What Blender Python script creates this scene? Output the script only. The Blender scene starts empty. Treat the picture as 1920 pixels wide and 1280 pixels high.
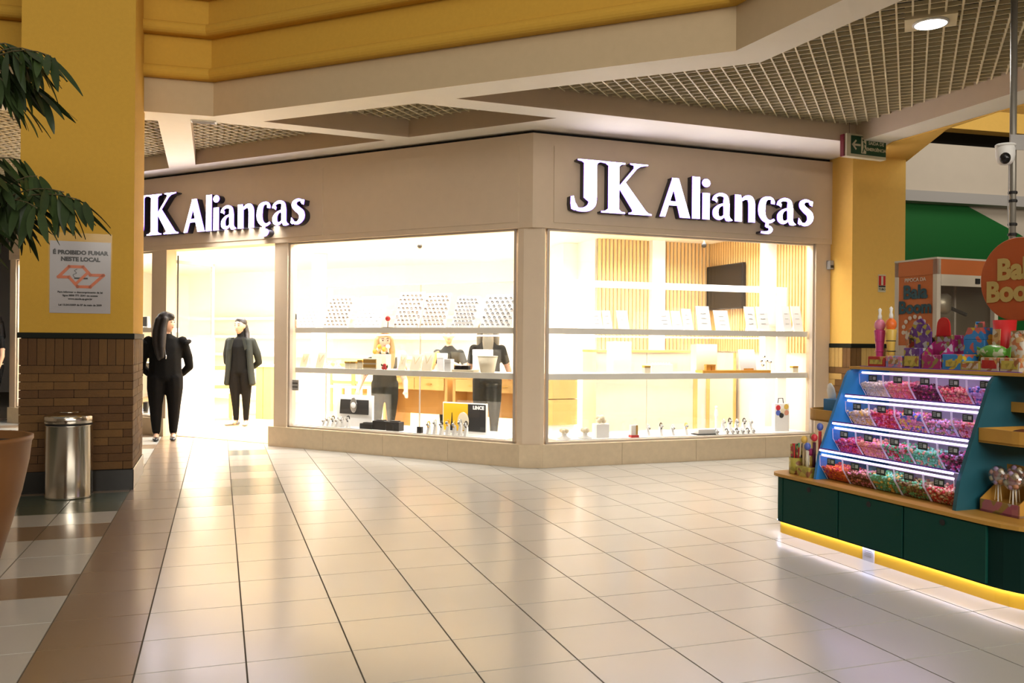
import bpy, bmesh, math, random
import numpy as np
from mathutils import Vector, Matrix
from mathutils.geometry import tessellate_polygon

# ------------------------------------------------------------------ camera
F, ROLL, EYE = 1600.0, 0.0087, 1.29          # focal length in pixels of the 1920 frame, roll, eye height
SC = bpy.context.scene
COL = SC.collection
cam = bpy.data.cameras.new('camera')
cam.sensor_width = 36.0
cam.lens = F / 1920.0 * 36.0
cam.clip_end = 200
camo = bpy.data.objects.new('camera', cam)
COL.objects.link(camo)
camo.matrix_world = Matrix.Translation((0, 0, EYE)) @ Matrix.Rotation(math.pi / 2, 4, 'X') @ Matrix.Rotation(ROLL, 4, 'Z')
SC.camera = camo
# ------------------------------------------------------------------ world, exposure
SC.view_settings.view_transform = 'Standard'
SC.view_settings.look = 'None'
SC.view_settings.exposure = 0.24
SC.view_settings.gamma = 1.0
SC.view_settings.use_curve_mapping = False
SC.cycles.caustics_reflective = False
w = bpy.data.worlds.new('world')
SC.world = w
w.use_nodes = True
w.node_tree.nodes['Background'].inputs[0].default_value = (1.0, 0.91, 0.78, 1)
w.node_tree.nodes['Background'].inputs[1].default_value = 0.15


R2_ = math.radians


def area(name, loc, sx, sy, watts, col=(1, 1, 1), rot=(0, 0, 0), spread=math.pi):
    d = bpy.data.lights.new(name, 'AREA')
    d.shape = 'RECTANGLE'
    d.size, d.size_y, d.energy, d.color, d.spread = sx, sy, watts, col, spread
    o = bpy.data.objects.new(name, d)
    COL.objects.link(o)
    o.location, o.rotation_euler = loc, rot
    return o


def spot(name, loc, watts, col, angle=140, radius=.1):
    d = bpy.data.lights.new(name, 'SPOT')
    d.energy, d.color, d.spot_size, d.spot_blend, d.shadow_soft_size = watts, col, math.radians(angle), .6, radius
    o = bpy.data.objects.new(name, d)
    COL.objects.link(o)
    o.location = loc
    return o


# unseen fill lights added above and behind the viewer to brighten walls and cornice
area('atrium_fill', (1.5, -2.0, 6.6), 8.0, 6.0, 190, (1.0, 0.94, 0.85), (R2_(42), 0, 0))
area('hall_fill', (6.0, -6.4, 4.6), 13, 3.2, 1050, (1.0, 0.93, 0.83), (R2_(80), 0, R2_(24)))
# ceiling panels and window display lamps of the jewellery shop
SHOPCOL = (1.0, 0.985, 0.96)
for px, py, sx, sy, wt in ((-2.0, 12.3, 4.6, 3.4, 620), (-5.9, 14.4, 3.4, 3.4, 480), (1.9, 10.75, 2.4, 1.6, 125)):
    area('shop_ceiling_panel', (px, py, 2.66), sx, sy, wt, SHOPCOL, (0, 0, math.radians(19)), math.radians(125))
# unseen fill light added to brighten the corridor on the right
area('corridor_fill', (7.4, 9.6, 5.3), 3.0, 1.6, 50, (1.0, 0.93, 0.82), (R2_(28), 0, 0))

# ------------------------------------------------------------------ pixel helpers (1920 x 1280 frame)
_c, _s = math.cos(ROLL), math.sin(ROLL)


def ray(x, y):
    dx, dy = x - 960, y - 640
    return Vector(((dx * _c + dy * _s) / F, 1.0, -(-dx * _s + dy * _c) / F))


def gz(x, y, z=0.0):                      # point of the horizontal plane z seen at a pixel
    d = ray(x, y)
    t = (z - EYE) / d.z
    return Vector((d.x * t, t, z))


def at(x, y, Y):                          # point at depth Y
    d = ray(x, y)
    return Vector((d.x * Y, Y, EYE + d.z * Y))


class Fr:                                 # vertical plane frame: local x along it, local y behind it, z up
    def __init__(s, P, deg):
        s.P, s.deg, s.a = Vector((P[0], P[1])), deg, math.radians(deg)
        s.D = Vector((math.cos(s.a), math.sin(s.a)))
        s.N = Vector((-math.sin(s.a), math.cos(s.a)))

    def hit(s, x, y, n=0.0):              # pixel -> (s, z) on the plane n behind
        d = ray(x, y)
        q = s.P + s.N * n
        t = q.dot(s.N) / (d.x * s.N.x + d.y * s.N.y)
        p = Vector((d.x * t, d.y * t)) - q
        return p.dot(s.D), EYE + d.z * t

    def w(s, u, n, z=0.0):
        p = s.P + s.D * u + s.N * n
        return Vector((p.x, p.y, z))


# ------------------------------------------------------------------ materials
M = {}


def mat(name, col, rough=.6, metal=0., emit=None, es=0., noise=0., nscale=8., bump=0., bscale=40., spec=.5, alpha=1., trans=0., ior=1.45, coat=0.):
    m = bpy.data.materials.new(name)
    m.use_nodes = True
    nt = m.node_tree
    b = nt.nodes['Principled BSDF']
    b.inputs['Base Color'].default_value = (*col, 1)
    b.inputs['Roughness'].default_value = rough
    b.inputs['Metallic'].default_value = metal
    b.inputs['Specular IOR Level'].default_value = spec
    b.inputs['IOR'].default_value = ior
    b.inputs['Transmission Weight'].default_value = trans
    b.inputs['Alpha'].default_value = alpha
    b.inputs['Coat Weight'].default_value = coat
    if emit:
        b.inputs['Emission Color'].default_value = (*emit, 1)
        b.inputs['Emission Strength'].default_value = es
    tc = None
    if noise or bump:
        tc = nt.nodes.new('ShaderNodeTexCoord')
    if noise:
        n = nt.nodes.new('ShaderNodeTexNoise')
        n.inputs['Scale'].default_value = nscale
        n.inputs['Detail'].default_value = 4
        nt.links.new(tc.outputs['Object'], n.inputs['Vector'])
        r = nt.nodes.new('ShaderNodeMix')
        r.data_type = 'RGBA'
        r.inputs[6].default_value = (*[c * (1 - noise) for c in col], 1)
        r.inputs[7].default_value = (*[min(1, c * (1 + noise)) for c in col], 1)
        nt.links.new(n.outputs['Fac'], r.inputs[0])
        nt.links.new(r.outputs[2], b.inputs['Base Color'])
    if bump:
        n = nt.nodes.new('ShaderNodeTexNoise')
        n.inputs['Scale'].default_value = bscale
        nt.links.new(tc.outputs['Object'], n.inputs['Vector'])
        bp = nt.nodes.new('ShaderNodeBump')
        bp.inputs['Strength'].default_value = bump
        bp.inputs['Distance'].default_value = .01
        nt.links.new(n.outputs['Fac'], bp.inputs['Height'])
        nt.links.new(bp.outputs['Normal'], b.inputs['Normal'])
    M[name] = m
    return m


def glassmat(name, tint=(1, 1, 1), gloss=.08, rough=.02, dim=1.0):
    m = bpy.data.materials.new(name)
    m.use_nodes = True
    nt = m.node_tree
    nt.nodes.clear()
    out = nt.nodes.new('ShaderNodeOutputMaterial')
    t = nt.nodes.new('ShaderNodeBsdfTransparent')
    t.inputs[0].default_value = (*[c * dim for c in tint], 1)
    g = nt.nodes.new('ShaderNodeBsdfGlossy')
    g.inputs['Roughness'].default_value = rough
    g.inputs[0].default_value = (1, 1, 1, 1)
    lw = nt.nodes.new('ShaderNodeFresnel')
    lw.inputs[0].default_value = 1.45
    mx = nt.nodes.new('ShaderNodeMixShader')
    if gloss is None:
        nt.links.new(lw.outputs[0], mx.inputs[0])
    else:
        mx.inputs[0].default_value = gloss
    nt.links.new(t.outputs[0], mx.inputs[1])
    nt.links.new(g.outputs[0], mx.inputs[2])
    nt.links.new(mx.outputs[0], out.inputs[0])
    M[name] = m
    return m


OCH = (.60, .345, .043)
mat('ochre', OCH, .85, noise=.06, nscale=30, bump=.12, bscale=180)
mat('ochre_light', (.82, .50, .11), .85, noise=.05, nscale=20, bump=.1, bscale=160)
mat('taupe', (.56, .43, .26), .8, noise=.05, nscale=14, bump=.06, bscale=140)
mat('taupe_fascia', (.66, .53, .385), .55, noise=.04, nscale=10)
mat('soffit', (.88, .82, .70), .75, noise=.03, nscale=6)
mat('beige_wall', (.62, .54, .44), .8, noise=.04, nscale=6)
mat('shop_white', (.90, .89, .86), .6)
mat('shop_cream', (.86, .85, .83), .7)
mat('shop_beige', (.76, .68, .55), .75)
mat('white', (.86, .85, .82), .5)
mat('cream_stone', (.64, .51, .34), .35, noise=.12, nscale=16)
mat('black', (.012, .011, .010), .6)
mat('dark', (.03, .028, .026), .5)
mat('blackgloss', (.01, .01, .01), .2)
mat('plenum', (.018, .014, .008), .9)
mat('grid', (.74, .64, .42), .55)
mat('frame', (.50, .43, .36), .4, metal=.3)
mat('brick', (.115, .052, .011), .75, noise=.3, nscale=7, bump=.3, bscale=60)
mat('brick_b', (.095, .040, .008), .75, noise=.3, nscale=7, bump=.3, bscale=60)
mat('brick_c', (.14, .065, .014), .75, noise=.3, nscale=7, bump=.3, bscale=60)
mat('mortar', (.035, .018, .006), .9)
mat('brick_y', (.50, .31, .09), .7, noise=.25, nscale=7, bump=.3, bscale=60)
mat('black_stone', (.018, .016, .013), .25)
mat('green_trim', (.008, .010, .006), .6, spec=.2)
mat('grout', (.12, .10, .075), .8)
mat('steel', (.62, .57, .48), .16, metal=1.0)
mat('greywall', (.40, .38, .36), .7)
mat('wood', (.62, .36, .11), .45, noise=.18, nscale=9)
mat('wood_light', (.72, .47, .19), .5, noise=.15, nscale=9)
mat('wood_floor', (.60, .42, .19), .28, noise=.12, nscale=5)
mat('green_wall', (.002, .13, .018), .6)
mat('orange', (.56, .13, .02), .5)
mat('red', (.55, .02, .02), .4)
mat('yellow', (.80, .50, .02), .4)
glassmat('glass', gloss=.05)
glassmat('acrylic', tint=(.96, .95, .98), gloss=.10, rough=.05)


def tilemat(name, col):
    m = mat(name, col, .16, noise=.05, nscale=3.0, spec=.5, ior=2.1, coat=.6)
    m.node_tree.nodes['Principled BSDF'].inputs['Coat Roughness'].default_value = .17
    nt = m.node_tree
    b = nt.nodes['Principled BSDF']
    oi = nt.nodes.new('ShaderNodeNewGeometry')
    for nd in nt.nodes:
        if nd.type == 'TEX_NOISE':
            nt.links.new(oi.outputs['Position'], nd.inputs['Vector'])
    n = nt.nodes.new('ShaderNodeTexNoise')
    n.inputs['Scale'].default_value = 1.2
    n.inputs['Detail'].default_value = 2
    nt.links.new(oi.outputs['Position'], n.inputs['Vector'])
    mr = nt.nodes.new('ShaderNodeMapRange')
    mr.inputs[3].default_value = .34
    mr.inputs[4].default_value = .42
    nt.links.new(n.outputs['Fac'], mr.inputs[0])
    nt.links.new(mr.outputs[0], b.inputs['Roughness'])
    return m


tilemat('tile_cream', (.46, .445, .40))
tilemat('tile_brown', (.20, .125, .065))
tilemat('tile_green', (.04, .06, .03))
tilemat('tile_rose', (.42, .35, .28))


# ------------------------------------------------------------------ mesh building
class MB:
    def __init__(s):
        s.v, s.f, s.mi = [], [], []
        s.cur = 0

    def quadface(s, pts):
        k = len(s.v)
        s.v += [tuple(p) for p in pts]
        s.f.append(tuple(range(k, k + len(pts))))
        s.mi.append(s.cur)
        return s

    def add(s, vs, fs):
        k = len(s.v)
        s.v += [tuple(p) for p in vs]
        for f in fs:
            s.f.append(tuple(i + k for i in f))
            s.mi.append(s.cur)
        return s

    def box(s, x0, x1, y0, y1, z0, z1):
        vs = [(x, y, z) for z in (z0, z1) for y in (y0, y1) for x in (x0, x1)]
        return s.add(vs, [(0, 2, 3, 1), (4, 5, 7, 6), (0, 1, 5, 4), (2, 6, 7, 3), (0, 4, 6, 2), (1, 3, 7, 5)])

    def bbox(s, x0, x1, y0, y1, z0, z1, b=.004):     # box with chamfered vertical edges and top
        b = min(b, (x1 - x0) * .3, (y1 - y0) * .3, (z1 - z0) * .3)
        o = lambda i: [(x0 + i, y0 + i + b), (x0 + i + b, y0 + i), (x1 - i - b, y0 + i), (x1 - i, y0 + i + b), (x1 - i, y1 - i - b), (x1 - i - b, y1 - i), (x0 + i + b, y1 - i), (x0 + i, y1 - i - b)]
        rings = [(o(0), z0), (o(0), z1 - b), (o(b * .8), z1)]
        k = len(s.v)
        for r, z in rings:
            s.v += [(x, y, z) for x, y in r]
        for a in range(2):
            for i in range(8):
                j = (i + 1) % 8
                s.f.append((k + a * 8 + i, k + a * 8 + j, k + a * 8 + 8 + j, k + a * 8 + 8 + i)); s.mi.append(s.cur)
        s.f.append(tuple(k + 7 - i for i in range(8))); s.mi.append(s.cur)
        s.f.append(tuple(k + 16 + i for i in range(8))); s.mi.append(s.cur)
        return s

    def prism(s, poly, z0, z1):                      # polygon in xy, extruded along z
        n = len(poly)
        vs = [(x, y, z0) for x, y in poly] + [(x, y, z1) for x, y in poly]
        fs = [(i, (i + 1) % n, n + (i + 1) % n, n + i) for i in range(n)]
        tri = tessellate_polygon([[Vector((x, y, 0)) for x, y in poly]])
        fs += [tuple(reversed(t)) for t in tri] + [tuple(n + i for i in t) for t in tri]
        return s.add(vs, fs)

    def prismY(s, poly, y0, y1):                     # polygon in xz, extruded along y
        n = len(poly)
        vs = [(x, y0, z) for x, z in poly] + [(x, y1, z) for x, z in poly]
        fs = [(i, (i + 1) % n, n + (i + 1) % n, n + i) for i in range(n)]
        tri = tessellate_polygon([[Vector((x, z, 0)) for x, z in poly]])
        fs += [tuple(t) for t in tri] + [tuple(n + i for i in reversed(t)) for t in tri]
        return s.add(vs, fs)

    def prismX(s, poly, x0, x1):                     # polygon in yz, extruded along x
        n = len(poly)
        vs = [(x0, y, z) for y, z in poly] + [(x1, y, z) for y, z in poly]
        fs = [(i, (i + 1) % n, n + (i + 1) % n, n + i) for i in range(n)]
        tri = tessellate_polygon([[Vector((y, z, 0)) for y, z in poly]])
        fs += [tuple(t) for t in tri] + [tuple(n + i for i in reversed(t)) for t in tri]
        return s.add(vs, fs)

    def tube(s, pts, r, n=8):
        pts = [Vector(p) for p in pts]
        rs = r if isinstance(r, (list, tuple)) else [r] * len(pts)
        k = len(s.v)
        up = Vector((0, 0, 1))
        for i, p in enumerate(pts):
            t = (pts[min(i + 1, len(pts) - 1)] - pts[max(i - 1, 0)]).normalized()
            a = t.cross(up)
            if a.length < 1e-3:
                a = t.cross(Vector((1, 0, 0)))
            a.normalize()
            b = t.cross(a)
            for j in range(n):
                q = 2 * math.pi * j / n
                s.v.append(tuple(p + a * math.cos(q) * rs[i] + b * math.sin(q) * rs[i]))
        for i in range(len(pts) - 1):
            for j in range(n):
                s.f.append((k + i * n + j, k + i * n + (j + 1) % n, k + (i + 1) * n + (j + 1) % n, k + (i + 1) * n + j)); s.mi.append(s.cur)
        s.f.append(tuple(k + n - 1 - j for j in range(n))); s.mi.append(s.cur)
        e = k + (len(pts) - 1) * n
        s.f.append(tuple(e + j for j in range(n))); s.mi.append(s.cur)
        return s

    def lathe(s, prof, n=24, c=(0, 0, 0), sx=1., sy=1.):
        k = len(s.v)
        for r, z in prof:
            for j in range(n):
                q = 2 * math.pi * j / n
                s.v.append((c[0] + r * math.cos(q) * sx, c[1] + r * math.sin(q) * sy, c[2] + z))
        for i in range(len(prof) - 1):
            for j in range(n):
                s.f.append((k + i * n + j, k + i * n + (j + 1) % n, k + (i + 1) * n + (j + 1) % n, k + (i + 1) * n + j)); s.mi.append(s.cur)
        s.f.append(tuple(k + n - 1 - j for j in range(n))); s.mi.append(s.cur)
        e = k + (len(prof) - 1) * n
        s.f.append(tuple(e + j for j in range(n))); s.mi.append(s.cur)
        return s

    def ball(s, c, r, nu=12, nv=8):
        rx, ry, rz = r if isinstance(r, (tuple, list)) else (r, r, r)
        prof = []
        k = len(s.v)
        s.v.append((c[0], c[1], c[2] - rz))
        for i in range(1, nv):
            q = -math.pi / 2 + math.pi * i / nv
            for j in range(nu):
                p = 2 * math.pi * j / nu
                s.v.append((c[0] + rx * math.cos(q) * math.cos(p), c[1] + ry * math.cos(q) * math.sin(p), c[2] + rz * math.sin(q)))
        s.v.append((c[0], c[1], c[2] + rz))
        e = len(s.v) - 1
        for j in range(nu):
            s.f.append((k, k + 1 + (j + 1) % nu, k + 1 + j)); s.mi.append(s.cur)
            o = k + 1 + (nv - 2) * nu
            s.f.append((e, o + j, o + (j + 1) % nu)); s.mi.append(s.cur)
        for i in range(nv - 2):
            for j in range(nu):
                a = k + 1 + i * nu
                s.f.append((a + j, a + (j + 1) % nu, a + nu + (j + 1) % nu, a + nu + j)); s.mi.append(s.cur)
        return s

    def mesh(s, name, mats, smooth=False):
        me = bpy.data.meshes.new(name)
        me.from_pydata(s.v, [], s.f)
        for m in (mats if isinstance(mats, (list, tuple)) else [mats]):
            me.materials.append(M[m] if isinstance(m, str) else m)
        if any(s.mi):
            me.polygons.foreach_set('material_index', s.mi)
        if smooth:
            me.polygons.foreach_set('use_smooth', [True] * len(me.polygons))
        me.update()
        return me

    def build(s, name, mats, parent=None, smooth=False, **kw):
        return obj(name, s.mesh(name, mats, smooth), parent, **kw)


def obj(name, data, parent=None, loc=None, rz=None, label=None, cat=None, group=None, kind=None):
    o = bpy.data.objects.new(name, data)
    COL.objects.link(o)
    if parent:
        o.parent = parent
    if loc is not None:
        o.location = loc
    if rz is not None:
        o.rotation_euler = (0, 0, rz)
    for k, v in (('label', label), ('category', cat), ('group', group), ('kind', kind)):
        if v:
            o[k] = v
    return o


def thing(name, label, cat, loc=(0, 0, 0), rz=0., group=None):
    return obj(name, None, None, loc, rz, label, cat, group)


def struct(name, loc=(0, 0, 0), rz=0.):
    return obj(name, None, None, loc, rz, kind='structure')


def text_mesh(txt, size, bold=0.0, extrude=0.0008, align='CENTER', space=1.0):
    c = bpy.data.curves.new('lettering', 'FONT')
    c.body, c.size, c.offset, c.extrude, c.align_x, c.align_y = txt, size, bold, extrude, align, 'CENTER'
    c.space_character = space
    c.resolution_u = 3
    o = bpy.data.objects.new('lettering', c)
    COL.objects.link(o)
    dg = bpy.context.evaluated_depsgraph_get()
    me = bpy.data.meshes.new_from_object(o.evaluated_get(dg))
    bpy.data.objects.remove(o)
    bpy.data.curves.remove(c)
    return me


def text_part(txt, size, m, parent, loc, bold=0.0, name='lettering', sx=1.0, space=1.0, rot=None):
    """flat lettering standing upright, readable from -y of the parent"""
    me = text_mesh(txt, size, bold, space=space)
    me.materials.clear()
    me.materials.append(M[m])
    o = obj(name, me, parent, loc)
    o.rotation_euler = rot or (math.pi / 2, 0, 0)
    o.scale = (sx, 1, 1)
    return o


def copy_tree(o, parent=None):
    c = o.copy()
    COL.objects.link(c)
    c.parent = parent
    for ch in list(o.children):
        copy_tree(ch, c)
    return c


R2 = math.radians
# ================================================================== the setting
TH = R2(18.95)                                       # direction of the floor tiles
UX, UY = Vector((math.cos(TH), math.sin(TH))), Vector((-math.sin(TH), math.cos(TH)))
CORNER = (0.2, 8.70)
FR = Fr(CORNER, 20.0)                                # right facade
FL = Fr(CORNER, -28.3)                               # left facade (local x runs to the right, negative to the left)

# ---- floor: grout bed, tiles as parts
ul = [-1.102]
for d in (.399, .406, .410, .419, .428, .430, .432, .429, .419, .40, .40):
    ul.append(ul[-1] + d)
vl = [2.782]
for d in (.406, .376, .381, .388, .428, .421, .457, .472, .448):
    vl.append(vl[-1] + d)
I0 = -2                                              # index of ul[0]; vl[0] has index -2
for k in range(9):
    ul.insert(0, ul[0] - .412)
for k in range(11):
    ul.append(ul[-1] + .412)
I0 -= 9
J0 = -2
for k in range(5):
    vl.insert(0, vl[0] - .41)
J0 -= 5
while vl[-1] < 17:
    vl.append(vl[-1] + .425)
floor = obj('floor', MB().box(-14, 14, -10, 22, -.05, -.004).mesh('floor', 'grout'), kind='structure')
UNIT = {c: MB().box(-.5, .5, -.5, .5, -.02, 0).mesh('tile', c) for c in ('tile_cream', 'tile_brown', 'tile_green', 'tile_rose')}


def tile_colour(i, j):
    # i: column index (0 = first column right of line A0), j: row index
    if i == -1:
        return 'tile_brown'
    if i <= -2:
        if j in (9, 8):
            return 'tile_green'
        return ('tile_cream', 'tile_brown', 'tile_cream', 'tile_cream', 'tile_brown', 'tile_cream', 'tile_cream')[(7 - j) % 7]
    if j >= 8 and i in (0, 1):
        if (i == 0 and j in (8, 9)) or (i == 1 and j in (9, 10, 12, 15)):
            return 'tile_green'
        if i == 1 and j in (11, 13, 14):
            return 'tile_rose'
    if j >= 16:
        return 'tile_rose'
    return 'tile_cream'


rng = random.Random(4)
cells = []
for a in range(len(ul) - 1):
    for b in range(len(vl) - 1):
        u0, u1, v0, v1 = ul[a], ul[a + 1], vl[b], vl[b + 1]
        cu, cv = (u0 + u1) / 2, (v0 + v1) / 2
        p = UX * cu + UY * cv
        if p.y < 1.6 or p.y > 16:
            continue
        px = 960 + F * p.x / p.y
        vis = -90 < px < 2010 and p.y > 2.9
        if px < -700 or px > 2700:
            continue
        cells.append((0 if vis else 1, p.y, a + I0, b + J0, u0, u1, v0, v1, p))
cells.sort(key=lambda c: (c[0], c[1]))


def behind_facade(p):
    q = Vector((p.x, p.y)) - FR.P
    return q.dot(FR.N) > .35 and q.dot(FL.N) > .35


G = .0035
n = 0
rest = {}
for c in cells:
    _, _, i, j, u0, u1, v0, v1, p = c
    if behind_facade(p):
        continue
    col = tile_colour(i, j)
    n += 1
    if n <= 300:
        o = obj('tile', UNIT[col], floor, (p.x, p.y, 0), TH)
        o.scale = (u1 - u0 - 2 * G, v1 - v0 - 2 * G, 1)
    else:
        rest.setdefault(col, []).append(c)
mb = MB()
cols = list(rest)
for k, col in enumerate(cols):
    mb.cur = k
    for c in rest[col]:
        _, _, i, j, u0, u1, v0, v1, p = c
        q = [UX * uu + UY * vv for uu, vv in ((u0 + G, v0 + G), (u1 - G, v0 + G), (u1 - G, v1 - G), (u0 + G, v1 - G))]
        mb.prism([(a.x, a.y) for a in q], -.02, 0)
mb.build('tiles', cols, floor, kind='stuff')

# ---- soffit ceiling at 3.45 m with recessed grid fields
ZC, ZG = 3.45, 3.63


def c2(x, y, z=ZC):
    p = gz(x, y, z)
    return (p.x, p.y)


E1, E2 = c2(400, 218), c2(1380, 95)                  # corners of the atrium opening
WL = (E1[0] - 7 * math.cos(R2(15)), E1[1] - 7 * math.sin(R2(15)))
WR = (E2[0] + 8 * math.sin(R2(24)), E2[1] - 8 * math.cos(R2(24)))
outer = [WL, E1, E2, WR, (14, WR[1]), (14, 20), (-14, 20), (-14, WL[1])]


def shrink(a, b, d):                                 # edge a-b moved d metres away from the atrium
    t = (Vector(b) - Vector(a)).normalized()
    nrm = Vector((-t.y, t.x))
    return Vector(a) + nrm * d, Vector(b) + nrm * d


def isect(p, q, r, s):
    p, q, r, s = map(Vector, (p, q, r, s))
    d1, d2 = q - p, s - r
    k = d1.x * d2.y - d1.y * d2.x
    t = ((r.x - p.x) * d2.y - (r.y - p.y) * d2.x) / k
    return p + d1 * t


BW = .34
n1, n2 = shrink(E1, E2, BW)
r1, r2 = shrink(E2, WR, BW)
l1, l2 = shrink(WL, E1, BW)
in2 = isect(n1, n2, r1, r2)
# field D2 (large, right)
a1 = FR.w(-3, -.78)
a2 = FR.w(8, -.78)
A1, A2 = (a1.x, a1.y), (a2.x, a2.y)
b1, b2 = gz(1643, 255, ZC), gz(1920, 168, ZC)
rb = isect(A1, A2, (b1.x, b1.y), (b2.x, b2.y))
far_b = Vector((b1.x, b1.y)) + (Vector((b2.x, b2.y)) - Vector((b1.x, b1.y))).normalized() * 6.5
D2 = [tuple(isect(n1, n2, A1, A2)), tuple(in2), tuple(r2), tuple(far_b), tuple(rb)]
# field D1 (small diamond in front of the corner)
g1 = FL.w(0, -.30)
g2 = FL.w(-9, -.30)
Gl, Gr = (g2.x, g2.y), (g1.x, g1.y)
h1 = FR.w(-6, -.50)
h2 = FR.w(3, -.50)
k1, k2 = c2(504, 229), c2(774, 258)
D1 = [tuple(isect(n1, n2, h1.xy, h2.xy)), tuple(isect(h1.xy, h2.xy, Gl, Gr)), tuple(isect(Gl, Gr, k1, k2)), tuple(isect(n1, n2, k1, k2))]
# field D3 (triangle left) and D4 (behind the pillar)
m1, m2 = c2(358, 233), c2(366, 304)
kk = (Vector(k2) - Vector(k1)).normalized()
kn = Vector((-kk.y, kk.x))
k3, k4 = Vector(k1) + kn * .24, Vector(k2) + kn * .24
D3 = [tuple(isect(m1, m2, k3, k4)), tuple(isect(k3, k4, Gl, Gr)), tuple(isect(m1, m2, Gl, Gr))]
o1, o2 = c2(296, 226), c2(316, 311)
D4 = [tuple(isect(l1, l2, o1, o2)), tuple(isect(o1, o2, Gl, Gr)), tuple(isect(Gl, Gr, l1 + Vector((0, 0)), l1 + Vector((-.2, 1)))), tuple(l1)]
fields = [D1, D2, D3, D4]


def area2(p):
    return sum(p[i][0] * p[(i + 1) % len(p)][1] - p[(i + 1) % len(p)][0] * p[i][1] for i in range(len(p)))


fields = [p if area2(p) > 0 else list(reversed(p)) for p in fields]
# the corridor right of the column has a higher ceiling: hole C5
C5 = [c2(1700, 301), c2(1776, 240), c2(1874, 207), (10.4, 8.9), (13.6, 15.8), (4.95, 13.6)]
if area2(C5) < 0:
    C5.reverse()
holes = fields + [C5]
loops = [[Vector((x, y, 0)) for x, y in outer]] + [[Vector((x, y, 0)) for x, y in reversed(h)] for h in holes]
flat = [v for lp in loops for v in lp]
ceil = obj('ceiling', None, kind='structure')
mb = MB()
mb.add([(v.x, v.y, ZC) for v in flat], [tuple(t) for t in tessellate_polygon(loops)])
mb.build('soffit', 'soffit', ceil)
for f in fields:
    mb = MB()
    for i in range(len(f)):
        a, b = f[i], f[(i + 1) % len(f)]
        mb.quadface([(a[0], a[1], ZC), (b[0], b[1], ZC), (b[0], b[1], ZG + .12), (a[0], a[1], ZG + .12)])
    mb.build('recess_side', 'taupe_fascia', ceil)


def clip_convex(p, d, poly):                         # part of the line p + t d inside a convex ccw polygon
    t0, t1 = -60., 60.
    for i in range(len(poly)):
        a, b = Vector(poly[i]), Vector(poly[(i + 1) % len(poly)])
        e = b - a
        nrm = Vector((-e.y, e.x))
        den = nrm.dot(d)
        num = nrm.dot(a - p)
        if abs(den) < 1e-9:
            if num > 0:
                return None
            continue
        t = num / den
        if den > 0:
            t0 = max(t0, t)
        else:
            t1 = min(t1, t)
    return (t0, t1) if t1 - t0 > .03 else None


GA = R2(25)
g_d, g_n = Vector((math.sin(GA), math.cos(GA))), Vector((math.cos(GA), -math.sin(GA)))
for fi, f in enumerate(fields):
    cross = MB()
    pieces = [f] if fi != 1 else [[D2[0], D2[1], D2[4]], [D2[1], D2[2], D2[3], D2[4]]]
    for k, pc in [(k, pc) for k in range(-160, 160) for pc in pieces]:
        for dr, nr, main in ((g_d, g_n, True), (g_n, g_d, False)):
            p = nr * (k * .105)
            tt = clip_convex(p, dr, pc)
            if not tt:
                continue
            t0, t1 = tt
            hw = .0065 if main else .0045
            q0, q1 = p + dr * t0, p + dr * t1
            if q0.y < 2.2 and q1.y < 2.2:
                continue
            poly = [(q0 + nr * hw), (q1 + nr * hw), (q1 - nr * hw), (q0 - nr * hw)]
            zz = (ZG, ZG + .032) if main else (ZG + .002, ZG + .030)
            if main and fi == 1:
                MB().prism([tuple(v) for v in poly], *zz).build('grid_bar', 'grid', ceil)
            else:
                cross.prism([tuple(v) for v in poly], *zz)
    cross.build('ceiling_grid', 'grid', ceil, kind='stuff')
    top = MB()
    c = Vector((sum(x for x, y in f) / len(f), sum(y for x, y in f) / len(f)))
    top.prism([tuple(Vector(v) + (Vector(v) - c).normalized() * .02) for v in f], 3.92, 3.95)
    top.build('plenum_lid', 'plenum', ceil)
    side = MB()
    for i in range(len(f)):
        a, b = f[i], f[(i + 1) % len(f)]
        side.quadface([(a[0], a[1], ZG + .12), (b[0], b[1], ZG + .12), (b[0], b[1], 3.94), (a[0], a[1], 3.94)])
    side.build('plenum_side', 'plenum', ceil)
# ochre part of the soffit over the right column
oc = [c2(1597, 306), c2(1700, 301), c2(1776, 240), c2(1874, 207), c2(1920, 212), c2(1925, 192), c2(1673, 265), c2(1640, 284)]
mb = MB()
mb.prism(oc, ZC - .012, ZC - .004)
mb.build('soffit_panel', 'ochre_light', ceil)

# ---- stepped cornice of the atrium opening
path = [Vector(WL), Vector(E1), Vector(E2), Vector(WR)]


def sweep(profile, name, m, parent, smooth=False):
    offs = []
    for i, p in enumerate(path):
        t0 = (path[i] - path[i - 1]).normalized() if i else None
        t1 = (path[i + 1] - path[i]).normalized() if i + 1 < len(path) else None
        nn = [Vector((t.y, -t.x)) for t in (t0, t1) if t]
        b = sum(nn, Vector((0, 0)))
        b.normalize()
        offs.append(b / b.dot(nn[0]))
    mb = MB()
    np_ = len(profile)
    for p, o in zip(path, offs):
        for d, z in profile:
            q = p + o * d
            mb.v.append((q.x, q.y, z))
    for i in range(len(path) - 1):
        for j in range(np_ - 1):
            mb.f.append((i * np_ + j, (i + 1) * np_ + j, (i + 1) * np_ + j + 1, i * np_ + j + 1)); mb.mi.append(0)
    o = mb.build(name, m, parent, smooth)
    return o


atr = obj('wall_atrium', None, kind='structure')
sweep([(0, ZC), (0, 3.80)], 'beam_face', 'taupe', atr)


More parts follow.
